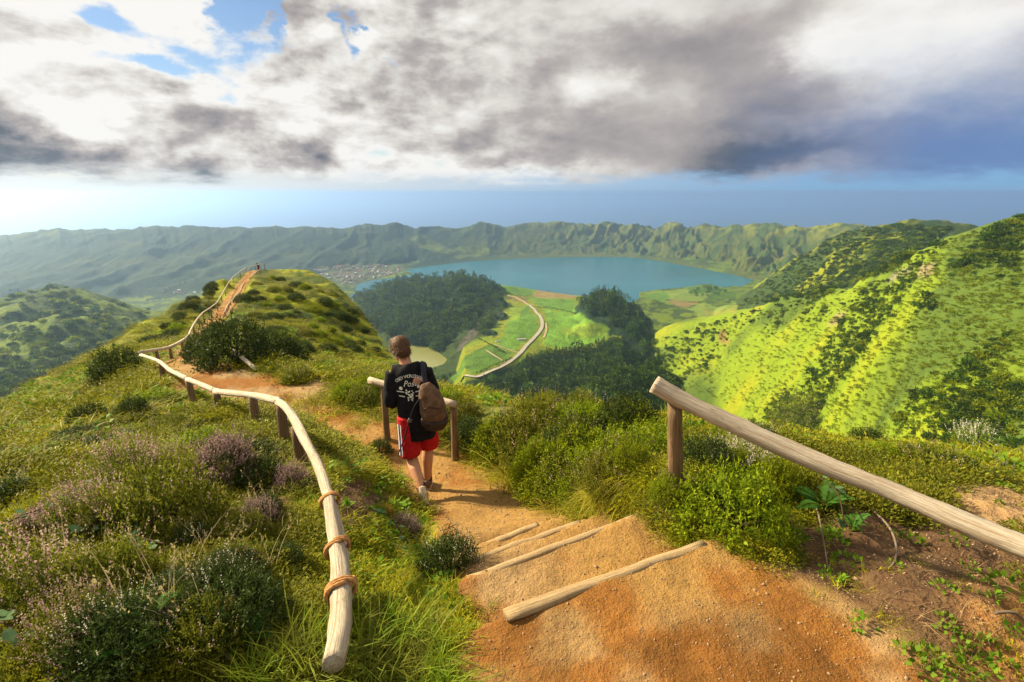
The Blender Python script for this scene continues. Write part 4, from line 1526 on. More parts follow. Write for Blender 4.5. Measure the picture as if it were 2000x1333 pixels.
def add_print(pieces, cx, cz):
    bmp = bmesh.new()
    for v, f in pieces:
        pts = [V3(cx + p[0], -1.0, cz + p[1]) for p in v]
        hp = on_surface(shirt, pts, (0, 1, 0), .0035)
        vs = [bmp.verts.new(p) if p is not None else None for p in hp]
        for ff in f:
            if all(vs[i] is not None for i in ff):
                try:
                    bmp.faces.new([vs[i] for i in ff])
                except ValueError:
                    pass
    me = bpy.data.meshes.new('lettering')
    bmp.to_mesh(me)
    bmp.free()
    return tag(link('lettering', me, M_WHITE, shirt), kind='stuff')


pieces = []
text = 'OBEY WORLDWIDE'
RADA = .155
for i, ch in enumerate(text):
    if ch == ' ':
        continue
    th = R(-44 + 88 * i / (len(text) - 1))
    v, f = glyph(ch, .044)
    c_, s_ = math.cos(-th), math.sin(-th)
    x, y = v[:, 0] * 1.0, v[:, 1]
    pieces.append((np.stack([x * c_ - y * s_ + RADA * math.sin(th), x * s_ + y * c_ + RADA * (math.cos(th) - 1)], 1), f))
v, f = glyph('Post', .085)
pieces.append((np.stack([v[:, 0] * .8 + v[:, 1] * .25, v[:, 1] - .085], 1), f))


def blob(cx, cy, rx, ry, n=10, a=0.0):
    t = np.arange(n) / n * math.tau
    x, y = rx * np.cos(t), ry * np.sin(t)
    return np.stack([cx + x * math.cos(a) - y * math.sin(a), cy + x * math.sin(a) + y * math.cos(a)], 1), [tuple(range(n))]


g = np.random.default_rng(3)
for k in range(22):   # plain tapering cluster of strokes
    t = k / 29
    w = .036 * (1 - t) ** .8 + .006
    pieces.append(blob(g.uniform(-w, w), -.118 - .14 * t, g.uniform(.005, .013), g.uniform(.004, .008), 8, g.uniform(-1, 1)))
pieces += [blob(-.085, -.105, .017, .017, 14), blob(.080, -.095, .014, .017, 12)]
for y, x0, x1 in ((-.145, -.125, -.055), (-.145, .05, .11), (-.19, -.105, -.05), (-.185, .05, .09)):
    pieces.append((np.array([(x0, y), (x1, y), (x1, y + .010), (x0, y + .010)]), [(0, 1, 2, 3)]))
add_print(pieces, che[0] - .005, che[2] + .06)

# socks and shoes
for a, k_, t_, lifted in ((ankL, kneeL, toeL, True), (ankR, kneeR, toeR, False)):
    up_ = (k_ - a) / np.linalg.norm(k_ - a)
    v, q, t = limb([a - up_ * .02, a + up_ * .05, a + up_ * .11], [.048, .046, .050], 14)
    link('sock', mesh_np('sock', v, q, t, True), M_SOCK, walker)
    d = (t_ - a)
    if not lifted:
        d = d * V3(1, 1, 0)
    d /= np.linalg.norm(d)
    sd_ = V3(1, .1, 0)
    sd_ -= d * (sd_ @ d)
    sd_ /= np.linalg.norm(sd_)
    dn = np.cross(d, sd_)
    if dn @ (a - k_) < 0:
        dn = -dn
    heel = a - d * .055 + dn * .045
    pts_ = [heel + d * x for x in (0, .05, .12, .19, .245)]
    up3 = (dn * -1)
    v, q, t = limb([p - dn * h for p, h in zip(pts_, (.03, .035, .024, .012, .006))], [.042, .047, .044, .044, .03], 14, (1.0, .85), up3)
    v2, q2, t2 = limb([heel - dn * .04, heel - dn * .085 + d * .025], [.045, .043], 12)
    shoe = fused('shoe', [(v, q, t), (v2, q2, t2)], .009, M_SHOE, walker, 3)
    so, n_s = [], 16
    outline = [(-.045, .0), (-.035, .030), (.02, .038), (.08, .034), (.14, .043), (.20, .043), (.25, .028), (.265, 0), (.25, -.032), (.20, -.042), (.14, -.038), (.08, -.030), (.02, -.036), (-.035, -.028)]
    top_ = [heel + d * x + sd_ * y + dn * .022 for x, y in outline]
    bot_ = [heel + d * x + sd_ * y * .97 + dn * .050 for x, y in outline]
    n_s = len(outline)
    vv = top_ + bot_ + [np.mean(top_, 0), np.mean(bot_, 0)]
    qq = [(i, (i + 1) % n_s, n_s + (i + 1) % n_s, n_s + i) for i in range(n_s)]
    tt = [(2 * n_s, (i + 1) % n_s, i) for i in range(n_s)] + [(2 * n_s + 1, n_s + i, n_s + (i + 1) % n_s) for i in range(n_s)]
    link('sole', mesh_np('sole', vv, qq, tt, False), M_SOLE, shoe)

# backpack on the right shoulder
pack = empty('backpack', walker.location, -HEAD_DIR)
tag(pack, 'brown canvas backpack with dark leather base hanging from the walking man\'s right shoulder', 'backpack')
bp_c = [V3(.105, -.225, 1.27), V3(.140, -.235, 1.17), V3(.158, -.235, 1.05), V3(.150, -.225, .955)]
fused('bag', [limb([bp_c[0] + V3(-.015, .02, .075)] + bp_c, [.040, .085, .112, .120, .100], 16, (1.0, .72), (0, 1, 0))], .010, M_CANVAS, pack, 4, .010)
fused('base', [limb([V3(.158, -.237, .985), V3(.154, -.228, .925), V3(.148, -.222, .885)], [.125, .121, .095], 16, (1.0, .74), (0, 1, 0))], .010, M_LEATHER, pack, 4, .005)
fused('side_pocket', [limb([V3(.250, -.215, 1.05), V3(.253, -.205, .96), V3(.240, -.202, .915)], [.035, .050, .04], 12, (.8, 1.2), (0, 1, 0))], .009, M_LEATHER, pack, 4, .003)
v, q, t = limb([V3(.07, -.308, 1.12), V3(.11, -.315, 1.14), V3(.16, -.318, 1.13), V3(.22, -.305, 1.11)], [.006, .007, .007, .006], 8)
link('seam', mesh_np('seam', v, q, t, True), M_LEATHER, pack)
v, q, t = limb([V3(.100, -.20, 1.30), V3(.080, -.145, 1.40), V3(.075, -.04, 1.475), V3(.085, .07, 1.455), V3(.10, .14, 1.36), V3(.13, .15, 1.2), V3(.16, .03, 1.02), V3(.15, -.14, .95)], [.022] * 8, 8, (1.2, .30))
link('shoulder_strap', mesh_np('shoulder_strap', v, q, t, True), M_STRAP, pack)
v, q, t = limb([V3(.06, -.265, 1.245), V3(-.02, -.235, 1.13), V3(-.075, -.20, .98), V3(-.13, -.19, .80), V3(-.185, -.175, .66), V3(-.20, -.165, .615)], [.012, .014, .015, .015, .014, .013], 8, (1.1, .35))
link('hanging_strap', mesh_np('hanging_strap', v, q, t, True), M_STRAP, pack)
v, q, t = limb([V3(-.068, -.215, .99), V3(-.082, -.213, .955)], [.020, .020], 8, (1.0, .4))
link('buckle', mesh_np('buckle', v, q, t), plain_mat('steel_buckle', (.10, .095, .09), .45, .4), pack)


# people at the far lookout, copies of the walker at a few pixels
def copy_tree(o, parent=None, skip=()):
    c = o.copy()
    COL.objects.link(c)
    c.parent = parent
    for ch in list(o.children):
        if ch.name.split('.')[0] not in skip:
            copy_tree(ch, c, skip)
    return c


p = P(505, 526, 88.5)
o = copy_tree(walker, None, ('lettering', 'stripe', 'eye', 'mouth', 'sole', 'sock', 'hair_strands'))
o.location = (p[0], p[1], ground(p[0], p[1]) - .35)
o.rotation_euler = (0, 0, 1.9)
tag(o, 'tiny distant person in dark clothes standing at the lookout railing where the path ends', 'person')


# ------------------------------------------------------------------ plants: leaf-by-leaf meshes
def leaf_mat(name, dark, light, trans=.35, rough=.55, var=.35, patch=None, patch_scale=.8):
    """leaf colour = per-leaf tint between two greens, varied per plant and in patches over the ground"""
    m_, nt, bs = new_mat(name)
    at = nt.new('ShaderNodeAttribute', attribute_name='tint')
    oi = nt.new('ShaderNodeObjectInfo')
    sp = nt.new('ShaderNodeSeparateColor')
    nt.l.new(at.outputs['Color'], sp.inputs[0])
    c = nt.mix(sp.outputs[0], dark, light)
    if patch is not None:
        geo = nt.new('ShaderNodeNewGeometry')
        f = nt.noise(geo.outputs['Position'], patch_scale, 3, .55)
        c = nt.mix(nt.m('MULTIPLY', nt.ramp(f, .42, .62), .8), c, patch)
    hs = nt.new('ShaderNodeHueSaturation')
    nt.put(hs.inputs['Value'], nt.m('ADD', 1 - var * .5, nt.m('MULTIPLY', oi.outputs['Random'], var)))
    nt.put(hs.inputs['Hue'], nt.m('ADD', .488, nt.m('MULTIPLY', oi.outputs['Random'], .024)))
    nt.put(hs.inputs['Color'], c)
    nt.put(bs.inputs['Base Color'], hs.outputs[0])
    bs.inputs['Roughness'].default_value = rough
    bs.inputs['Specular IOR Level'].default_value = .08
    tr = nt.new('ShaderNodeBsdfTranslucent')
    nt.put(tr.inputs['Color'], hs.outputs[0])
    mx = nt.new('ShaderNodeMixShader')
    mx.inputs[0].default_value = trans
    nt.l.new(bs.outputs[0], mx.inputs[1])
    nt.l.new(tr.outputs[0], mx.inputs[2])
    nt.l.new(mx.outputs[0], nt.n['Material Output'].inputs['Surface'])
    return m_


def unit(v):
    return v / np.maximum(np.linalg.norm(v, axis=-1, keepdims=True), 1e-9)


def leaves_np(base, dirn, length, width, nrm=None, fold=.0, rng=RNG):
    """one diamond leaf per row: 4 verts, 1 quad"""
    n = len(base)
    dirn = unit(dirn)
    side = unit(np.cross(dirn, rng.normal(size=(n, 3)) if nrm is None else nrm))
    up = np.cross(side, dirn)
    L = np.broadcast_to(np.asarray(length, float), (n,))[:, None]
    Wd = np.broadcast_to(np.asarray(width, float), (n,))[:, None]
    mid = base + dirn * L * .45 + up * L * fold
    v = np.stack([base, mid + side * Wd * .5, base + dirn * L, mid - side * Wd * .5], 1).reshape(-1, 3)
    q = np.arange(n * 4).reshape(-1, 4)
    return v, q


def blades_np(base, dirn, length, width, droop, rng=RNG, segs=3):
    """curved grass blades"""
    n = len(base)
    dirn = unit(dirn)
    hz = dirn * [1, 1, 0] + rng.normal(size=(n, 3)) * [.05, .05, 0]
    hz = unit(hz)
    side = unit(np.cross(hz, [0, 0, 1.0]))
    rows = []
    for k in range(segs + 1):
        t = k / segs
        c = base + dirn * (length * t)[:, None] + (hz * .55 - np.array([0, 0, 1.0])) * (droop * length * t ** 2.2)[:, None]
        w = (width * (1 - t ** 1.5) * .5 + width * .03)[:, None]
        rows += [c - side * w, c + side * w]
    v = np.stack(rows, 1).reshape(-1, 3)
    m_ = 2 * (segs + 1)
    q = []
    for k in range(segs):
        q.append(np.stack([np.arange(n) * m_ + 2 * k, np.arange(n) * m_ + 2 * k + 1, np.arange(n) * m_ + 2 * k + 3, np.arange(n) * m_ + 2 * k + 2], 1))
    return v, np.concatenate(q), m_


def leaf_mesh(name, v, q, tint, mat):
    me = mesh_np(name, v, quads=q)
    vcol(me, np.repeat(np.asarray(tint)[:, None], 3, 1))
    me.materials.append(mat)
    return me


def dome_points(n, rx, ry, rz, rng, low=-.15, lump=.22, inner=.0):
    d = unit(rng.normal(size=(n * 3, 3)))
    d = d[d[:, 2] > low][:n]
    k = 1 + lump * fbm(d[:, 0] * 2.2 + d[:, 2] * 1.3 + 9 * rng.random(), d[:, 1] * 2.2 - d[:, 2] + 9 * rng.random(), 3)
    if inner:
        k = k * (1 - inner * rng.random(len(d)) ** 2)
    return d * k[:, None] * [rx, ry, rz], d


def shrub_meshes(name, seed, rx, ry, rz, sprigs, per, slen, ll, lw, leafm, flower=None, fl_frac=.4, fl_size=.012, upness=.6, fl_top=.0, fl_per=6):
    """sprigs that stand out from a lumpy dome, each set with small leaves; flower spikes on some"""
    rng = np.random.default_rng(seed)
    p, d = dome_points(sprigs, rx, ry, rz, rng, inner=.35)
    n = len(p)
    sd_ = unit(d + [0, 0, upness] + rng.normal(size=(n, 3)) * .35)
    L = slen * rng.uniform(.6, 1.35, n)
    t = np.tile((np.arange(per) + .5) / per, (n, 1)) + rng.uniform(-.05, .05, (n, per))
    base = (p[:, None] + sd_[:, None] * (L[:, None] * (t - .45))[..., None]).reshape(-1, 3)
    dd = np.repeat(sd_, per, 0) * .65 + unit(rng.normal(size=(n * per, 3)))
    ln = ll * rng.uniform(.7, 1.3, n * per)
    v, q = leaves_np(base, dd, ln, lw * rng.uniform(.8, 1.2, n * per), fold=.12, rng=rng)
    tint = np.clip(np.repeat(rng.uniform(0, .75, n), per) + .35 * (t.ravel() - .4) + rng.normal(0, .10, n * per), 0, 1)
    out = [('foliage', leaf_mesh('foliage', v, q, np.repeat(tint, 4), leafm))]
    if flower is not None:
        keep = (rng.random(n) < fl_frac) & (p[:, 2] > fl_top * rz)
        pf, df, Lf = p[keep], sd_[keep], L[keep]
        tt = np.tile(np.linspace(.45, 1.05, fl_per), (len(pf), 1))
        b = (pf[:, None] + df[:, None] * (Lf[:, None] * tt)[..., None]).reshape(-1, 3)
        d2 = unit(rng.normal(size=b.shape)) + np.repeat(df, fl_per, 0) * .4
        v, q = leaves_np(b, d2, fl_size * rng.uniform(.8, 1.5, len(b)), fl_size * .85, fold=.2, rng=rng)
        out.append(('blossom', leaf_mesh('blossom', v, q, np.repeat(np.clip(rng.normal(.5, .25, len(b)), 0, 1), 4), flower)))
    # woody stems inside
    vs, qs, ts, off = [], [], [], 0
    for k in range(7):
        a = rng.uniform(0, math.tau)
        e = np.array((math.cos(a) * rx * .6, math.sin(a) * ry * .6, rz * .55))
        v, q, t_, _ = tube_np([(0, 0, -.06 * rz), e * .4 + (0, 0, .1 * rz), e], [.035 * rz, .025 * rz, .010 * rz], 5)
        vs.append(v)
        qs += [tuple(i + off for i in f) for f in q]
        ts += [tuple(i + off for i in f) for f in t_]
        off += len(v)
    me = mesh_np('stems', np.concatenate(vs), qs, ts, True)
    me.materials.append(M_TWIG)
    out.append(('stems', me))
    return out


M_TWIG = plain_mat('dark_twig', (.055, .034, .020), .9, .1)
M_HEATH = leaf_mat('heath_leaf', (0.064, 0.085, 0.012), (0.254, 0.263, 0.022), .35)
M_HEATH_DARK = leaf_mat('dark_heath_leaf', (0.023, 0.042, 0.013), (0.081, 0.111, 0.021), .25)
M_BRIGHT = leaf_mat('bright_shrub_leaf', (0.091, 0.142, 0.008), (0.304, 0.358, 0.012), .38)
M_SAGE = leaf_mat('sage_leaf', (.075, .105, .050), (.17, .21, .11), .3)
M_MAUVE = leaf_mat('mauve_blossom', (.15, .085, .085), (.42, .29, .27), .3)
M_PINKISH = leaf_mat('pale_pink_blossom', (.30, .17, .15), (.62, .46, .38), .3)
M_WHITISH = leaf_mat('white_heath_blossom', (.45, .40, .30), (.75, .70, .58), .3)
M_RUST = leaf_mat('rusty_blossom', (.30, .15, .03), (.45, .28, .06), .3)

SHRUB = {
    'mauve_heather': shrub_meshes('mauve', 1, .20, .20, .17, 620, 7, .085, .017, .006, M_HEATH_DARK, M_MAUVE, .85, .0115, .9, -.1, 8),
    'pink_heather': shrub_meshes('pink', 2, .26, .24, .22, 700, 8, .09, .020, .007, M_HEATH, M_PINKISH, .45, .0105, .9, .1, 6),
    'green_heather': shrub_meshes('green', 3, .26, .25, .22, 820, 9, .09, .021, .008, M_HEATH, M_PINKISH, .10, .009, .8, .4, 5),
    'bright_shrub': shrub_meshes('bright', 4, .26, .25, .23, 900, 9, .085, .022, .009, M_BRIGHT, None, upness=.7),
    'white_heather': shrub_meshes('white', 5, .25, .22, .16, 620, 8, .085, .019, .007, M_BRIGHT, M_WHITISH, .55, .010, 1.0, .3, 7),
    'dark_shrub': shrub_meshes('dark', 6, .27, .27, .24, 800, 8, .10, .026, .009, M_HEATH_DARK, None, upness=.6),
    'spiky_shrub': shrub_meshes('spiky', 7, .25, .24, .24, 560, 8, .13, .050, .008, M_HEATH_DARK, M_WHITISH, .14, .010, .8, .2, 6),
    'sage_shrub': shrub_meshes('sage', 8, .20, .20, .20, 420, 9, .08, .021, .012, M_SAGE, None, upness=.8),
    'rusty_shrub': shrub_meshes('rusty', 9, .18, .17, .15, 360, 7, .08, .020, .008, M_HEATH, M_RUST, .8, .013, .9, .0, 7)}


def shrub(kind, x, y, size, label, group=None, sq=(1, 1, 1), rz=None, sink=.05, name=None, z=None):
    """size = half width in metres"""
    o = empty(name or kind, (x, y, (ground(x, y) if z is None else z) - sink * size), RNG.uniform(0, math.tau) if rz is None else rz)
    k = size / .27
    o.scale = (k * sq[0], k * sq[1], k * sq[2])
    tag(o, label, 'shrub', group)
    for nm, me in SHRUB[kind]:
        link(nm, me, None, o)
    return o


def sh_px(kind, px, py, wpx, label, group=None, sq=(1, 1, 1.35), push=.0, name=None):
    """base of the plant at a photo pixel; wpx its width there"""
    h = hit(px, py, .8)
    dep = frame_px(*h)[2]
    s = wpx * dep / 2000 * (1.12 if px < 620 and py > 900 else 1.0)
    if px < 620 and py > 900:
        sq = (1, 1, 1.6)
    d = np.array((h[0], h[1])) / math.hypot(h[0], h[1])
    x, y = h[0] + d[0] * (s * .5 + push), h[1] + d[1] * (s * .5 + push)
    return shrub(kind, x, y, s, label, group, sq, name=name)


# single plants that can be pointed out
for a in [
    ('mauve_heather', 445, 952, 122, 'large round mauve heather bush in bloom on the left bank'),
    ('mauve_heather', 512, 1040, 78, 'small mauve heather clump between the big mauve bush and the roped handrail'),
    ('mauve_heather', 490, 1130, 60, 'smallest mauve heather clump, low beside the grey-green shrub'),
    ('sage_shrub', 432, 1125, 66, 'grey-green shrub with pale leaf tips left of the handrail'),
    ('pink_heather', 340, 945, 90, 'low pink-tipped heather just left of the round mauve bush'),
    ('pink_heather', 262, 975, 130, 'pale pink heather ridge above the broad green heath on the left bank'),
    ('green_heather', 330, 1060, 190, 'broad green heath bush in the middle of the left bank'),
    ('pink_heather', 185, 1062, 130, 'pink heather beside the bramble leaves at far left'),
    ('pink_heather', 75, 1210, 200, 'biggest pink-flecked heather at the lower left edge'),
    ('green_heather', 215, 1185, 170, 'dark green heath hanging over the hollow at lower left'),
    ('mauve_heather', 330, 1262, 80, 'thin faded mauve heather low among the ferns'),
    ('mauve_heather', 792, 1062, 88, 'mauve heather at the foot of the grassy mound beside the path'),
    ('rusty_shrub', 752, 1020, 56, 'small rusty yellow shrub on the mound left of the mauve heather'),
    ('spiky_shrub', 880, 1118, 124, 'dark spiky shrub on the path edge beside the steps'),
    ('dark_shrub', 742, 892, 46, 'tiny dark shrub on top of the grassy mound behind the man\'s legs'),
    ('bright_shrub', 1425, 1062, 215, 'big bright green shrub beside the top step under the long log rail'),
    ('bright_shrub', 1505, 985, 120, 'bright green shrub behind the big one, against the log rail'),
    ('white_heather', 1440, 935, 140, 'white-flowered heather below the log rail right of its post'),
    ('dark_shrub', 1375, 925, 110, 'dark shrub directly behind the tall brown post'),
    ('dark_shrub', 1225, 868, 128, 'round dark-stemmed shrub on the bank crest left of the tall post'),
    ('bright_shrub', 1150, 870, 90, 'yellow-green shrub on the bank crest left of the round dark-stemmed one'),
    ('green_heather', 1045, 905, 170, 'large green heath bush bulging over the path from the right bank'),
    ('bright_shrub', 985, 905, 110, 'green shrub at the foot of the fence post right of the man'),
    ('bright_shrub', 1085, 965, 130, 'bright green bush low on the right bank above the lower steps'),
    ('green_heather', 1130, 900, 110, 'green heath in the middle of the right bank'),
    ('bright_shrub', 1230, 940, 90, 'bright green shrub against the left of the tall brown post'),
    ('bright_shrub', 1300, 1000, 70, 'small bright shrub at the foot of the tall brown post'),
    ('dark_shrub', 1690, 882, 70, 'twiggy dark shrub beyond the middle of the long log rail'),
    ('white_heather', 1905, 892, 90, 'white-flecked heather beyond the log rail at far right'),
    ('green_heather', 1560, 862, 110, 'green heath on the edge of the drop beyond the log rail'),
    ('dark_shrub', 235, 742, 92, 'dark round bush at the left end of the near handrail'),
    ('dark_shrub', 262, 815, 60, 'small brownish bush on the left slope below the handrail end'),
    ('dark_shrub', 175, 835, 70, 'dark low bush farthest left on the near slope'),
    ('dark_shrub', 395, 706, 66, 'dark bush in the bend between the two handrails'),
    ('dark_shrub', 465, 718, 138, 'biggest dark bush where the path bends before the hump'),
    ('dark_shrub', 400, 690, 70, 'dark bush behind the path bend, partly hidden by the biggest one'),
    ('dark_shrub', 545, 712, 100, 'dark bush on the grass right of the path bend'),
]:
    sh_px(*a)
# shrubs massed along the banks
BANK_R = [(500, 745), (560, 728), (660, 735), (730, 740), (905, 770), (960, 780), (1040, 800), (1120, 810), (1200, 815), (1290, 850), (1300, 915), (1240, 935), (1180, 960), (1120, 985), (1040, 945), (960, 890), (905, 860), (890, 800), (760, 790), (700, 800), (640, 775), (560, 755), (510, 752)]


def rand_in(poly, n, rng, mind=0.0):
    poly = np.array(poly, float)
    lo, hi = poly.min(0), poly.max(0)
    out = []
    tries = 0
    while len(out) < n and tries < n * 60:
        tries += 1
        p = rng.uniform(lo, hi)
        if inside(np.array([p[0]]), np.array([p[1]]), poly)[0] and all((p[0] - q[0]) ** 2 + (p[1] - q[1]) ** 2 > mind ** 2 for q in out):
            out.append(p)
    return out


rng = np.random.default_rng(21)
for p in rand_in(BANK_R, 60, rng, 20):
    h = hit(p[0], p[1], .8)
    if grid_at(NOGRASS, h[:1], h[1:2])[0] > .3 or any(math.hypot(h[0] - q[0], h[1] - q[1]) < .75 for q in (a_[:2], b_[:2])):
        continue
    kind = rng.choice(['green_heather', 'bright_shrub', 'bright_shrub', 'bright_shrub', 'dark_shrub'], p=[.3, .22, .2, .2, .08])
    zone = 'beyond the short railing by the man' if p[0] < 900 else 'between the short railing and the tall brown post, high on the bank' if p[1] < 880 else 'between the short railing and the tall brown post, low above the path'
    look = {'green_heather': 'green heath shrub', 'bright_shrub': 'yellow-green shrub', 'dark_shrub': 'dark shrub'}[kind]
    shrub(kind, h[0], h[1], rng.uniform(.19, .34), look + ' ' + zone, look + 's ' + zone, (1, 1, rng.uniform(.85, 1.3)))
EDGE_R = [(1330, 830), (1450, 825), (1600, 850), (1750, 872), (1900, 885), (2000, 895), (2000, 960), (1850, 930), (1700, 905), (1560, 880), (1400, 870)]
for p in rand_in(EDGE_R, 26, rng, 26):
    h = hit(p[0], p[1], .8)
    kind = rng.choice(['green_heather', 'bright_shrub', 'spiky_shrub'])
    shrub(kind, h[0], h[1], rng.uniform(.14, .26), {'green_heather': 'low green heath shrub', 'bright_shrub': 'low yellow-green shrub', 'spiky_shrub': 'low dark spiky shrub'}[kind] + ' on the edge of the drop beyond the long log rail', kind.replace('_', ' ') + 's beyond the long log rail', (1, 1, rng.uniform(.6, .9)))
LEFT_S = [(0, 860), (100, 790), (220, 740), (330, 730), (400, 800), (440, 850), (470, 900), (420, 890), (300, 880), (150, 900), (0, 930)]
for p in rand_in(LEFT_S, 34, rng, 34):
    h = hit(p[0], p[1], .8)
    if grid_at(NOGRASS, h[:1], h[1:2])[0] > .3:
        continue
    kind = rng.choice(['green_heather', 'bright_shrub', 'green_heather', 'dark_shrub'])
    shrub(kind, h[0], h[1], rng.uniform(.14, .30) * (1 + h[1] / 25), {'green_heather': 'low green heath shrub', 'bright_shrub': 'low yellow-green shrub', 'dark_shrub': 'low dark shrub'}[kind] + (' in the turf near the left end of the handrail' if p[0] > 230 else ' in the turf at the far left of the slope'), kind.replace('_', ' ') + ('s near the handrail end' if p[0] > 230 else 's at the far left'), (1, 1, rng.uniform(.4, .65)))
HUMP = [(300, 640), (400, 590), (470, 560), (520, 545), (600, 545), (690, 610), (745, 700), (640, 700), (540, 690), (470, 650), (400, 660), (320, 670)]
LOOK = {'green_heather': 'green heath shrub', 'bright_shrub': 'yellow-green shrub', 'dark_shrub': 'dark shrub', 'spiky_shrub': 'spiky shrub'}


def hump_words(kind, p):
    xp = np.interp(p[1], [530, 600, 640, 700], [490, 442, 418, 360])
    zone = 'left of the hump path' if p[0] < xp else 'on the upper right flank of the hump' if p[1] < 610 else 'on the lower right flank of the hump'
    return LOOK[kind] + ' in the turf ' + zone, LOOK[kind] + 's ' + zone


for p in rand_in(HUMP, 70, rng, 16):
    h = hit(p[0], p[1], 12)
    if h is None or grid_at(NOGRASS, h[:1], h[1:2])[0] > .2 or h[1] > 100:
        continue
    kind = rng.choice(['dark_shrub', 'green_heather', 'dark_shrub', 'bright_shrub'])
    shrub(kind, h[0], h[1], rng.uniform(.3, .6) * (.6 + h[1] / 60), *hump_words(kind, p), (1, 1, rng.uniform(.6, 1.0)))

LEFT_B = [(0, 960), (120, 930), (380, 900), (560, 920), (610, 1010), (600, 1180), (520, 1260), (380, 1290), (150, 1320), (0, 1330)]
for p in rand_in(LEFT_B, 34, rng, 46):
    h = hit(p[0], p[1], .8)
    kind = rng.choice(['green_heather', 'pink_heather', 'mauve_heather', 'dark_shrub', 'spiky_shrub'], p=[.34, .2, .1, .2, .16])
    zone = 'between the big mauve bush and the roped handrail' if p[0] > 430 else 'in the middle of the left bank' if p[0] > 210 else 'at the lower left edge'
    look = {'green_heather': 'small green heath clump', 'pink_heather': 'small pink-flecked heather clump', 'mauve_heather': 'little mauve heather tuft', 'dark_shrub': 'small dark shrub', 'spiky_shrub': 'small narrow-leaved shrub'}[kind]
    shrub(kind, h[0], h[1], rng.uniform(.09, .19), look + ' ' + zone, look + 's ' + zone, (1, 1, rng.uniform(.9, 1.4)))
# the hedge of dark shrubs between the hump path and its left handrail
for i in range(len(PC) - 1):
    x, y = PC[i, :2]
    if 20 < y < 84 and i % 5 == 0:
        d = unit(PC[i + 1, :2] - PC[i, :2])
        off = PC[i, 3] + .75 + .02 * y + rng.uniform(0, .5)
        shrub('dark_shrub' if rng.random() < .7 else 'green_heather', x - d[1] * off, y + d[0] * off, rng.uniform(.45, .8), 'dark shrub in the hedge between the hump path and its left handrail', 'hedge along the hump path', (1, 1, .8))

# ------------------------------------------------------------------ massed ground cover (instances on points)


def scatter(name, pts, rot, scl, idx, protos, kind='stuff'):
    """one object: pts carry copies of small plant meshes"""
    coll = bpy.data.collections.new(name + '_plants')
    for k, me in enumerate(protos):
        coll.objects.link(bpy.data.objects.new(f'{name}_plant_{k:02d}', me))
    me = bpy.data.meshes.new(name)
    n = len(pts)
    me.vertices.add(n)
    me.vertices.foreach_set('co', np.asarray(pts, np.float32).ravel())
    a = me.attributes.new('rot', 'FLOAT_VECTOR', 'POINT')
    a.data.foreach_set('vector', np.asarray(rot, np.float32).ravel())
    scl = np.asarray(scl, np.float32)
    if scl.ndim == 1:
        scl = np.repeat(scl[:, None], 3, 1)
    a = me.attributes.new('scl', 'FLOAT_VECTOR', 'POINT')
    a.data.foreach_set('vector', scl.ravel())
    a = me.attributes.new('idx', 'INT', 'POINT')
    a.data.foreach_set('value', np.asarray(idx, np.int32))
    o = link(name, me)
    ng = bpy.data.node_groups.new(name + '_scatter', 'GeometryNodeTree')
    ng.interface.new_socket('Geometry', in_out='INPUT', socket_type='NodeSocketGeometry')
    ng.interface.new_socket('Geometry', in_out='OUTPUT', socket_type='NodeSocketGeometry')
    N = ng.nodes
    gi, go = N.new('NodeGroupInput'), N.new('NodeGroupOutput')
    iop = N.new('GeometryNodeInstanceOnPoints')
    ci = N.new('GeometryNodeCollectionInfo')
    ci.inputs['Collection'].default_value = coll
    ci.inputs['Separate Children'].default_value = True
    ci.inputs['Reset Children'].default_value = True
    iop.inputs['Pick Instance'].default_value = True

    def named(nm, typ):
        nd = N.new('GeometryNodeInputNamedAttribute')
        nd.data_type = typ
        nd.inputs['Name'].default_value = nm
        return nd.outputs[0]
    e2r = N.new('FunctionNodeEulerToRotation')
    ng.links.new(named('rot', 'FLOAT_VECTOR'), e2r.inputs[0])
    ng.links.new(gi.outputs[0], iop.inputs['Points'])
    ng.links.new(ci.outputs[0], iop.inputs['Instance'])
    ng.links.new(named('idx', 'INT'), iop.inputs['Instance Index'])
    ng.links.new(e2r.outputs[0], iop.inputs['Rotation'])
    ng.links.new(named('scl', 'FLOAT_VECTOR'), iop.inputs['Scale'])
    ng.links.new(iop.outputs[0], go.inputs[0])
    md = o.modifiers.new('scatter', 'NODES')
    md.node_group = ng
    return tag(o, kind=kind)


def tuft_mesh(name, seed, n, h, w, spread, droop, lean, mat, dry=0.0):
    rng = np.random.default_rng(seed)
    b = np.stack([rng.normal(0, spread, n), rng.normal(0, spread, n), np.full(n, -.02)], 1)
    d = np.stack([rng.normal(0, lean, n), rng.normal(0, lean, n), np.ones(n)], 1) + b * [2, 2, 0]
    v, q, m_ = blades_np(b, d, h * rng.uniform(.5, 1.2, n), w * rng.uniform(.7, 1.3, n), droop * rng.uniform(.4, 1.3, n), rng)
    return leaf_mesh(name, v, q, np.repeat(rng.uniform(0, 1, n), m_), mat)


def cushion_mesh(name, seed, n, r, h, ll, lw, mat):
    rng = np.random.default_rng(seed)
    p, d = dome_points(n, r, r, h, rng, low=0, inner=.5)
    dd = d + rng.normal(size=d.shape) * .6 + [0, 0, .4]
    v, q = leaves_np(p, dd, ll * rng.uniform(.6, 1.3, len(p)), lw * rng.uniform(.7, 1.2, len(p)), fold=.12, rng=rng)
    return leaf_mesh(name, v, q, np.repeat(np.clip(rng.normal(.45, .25, len(p)), 0, 1), 4), mat)


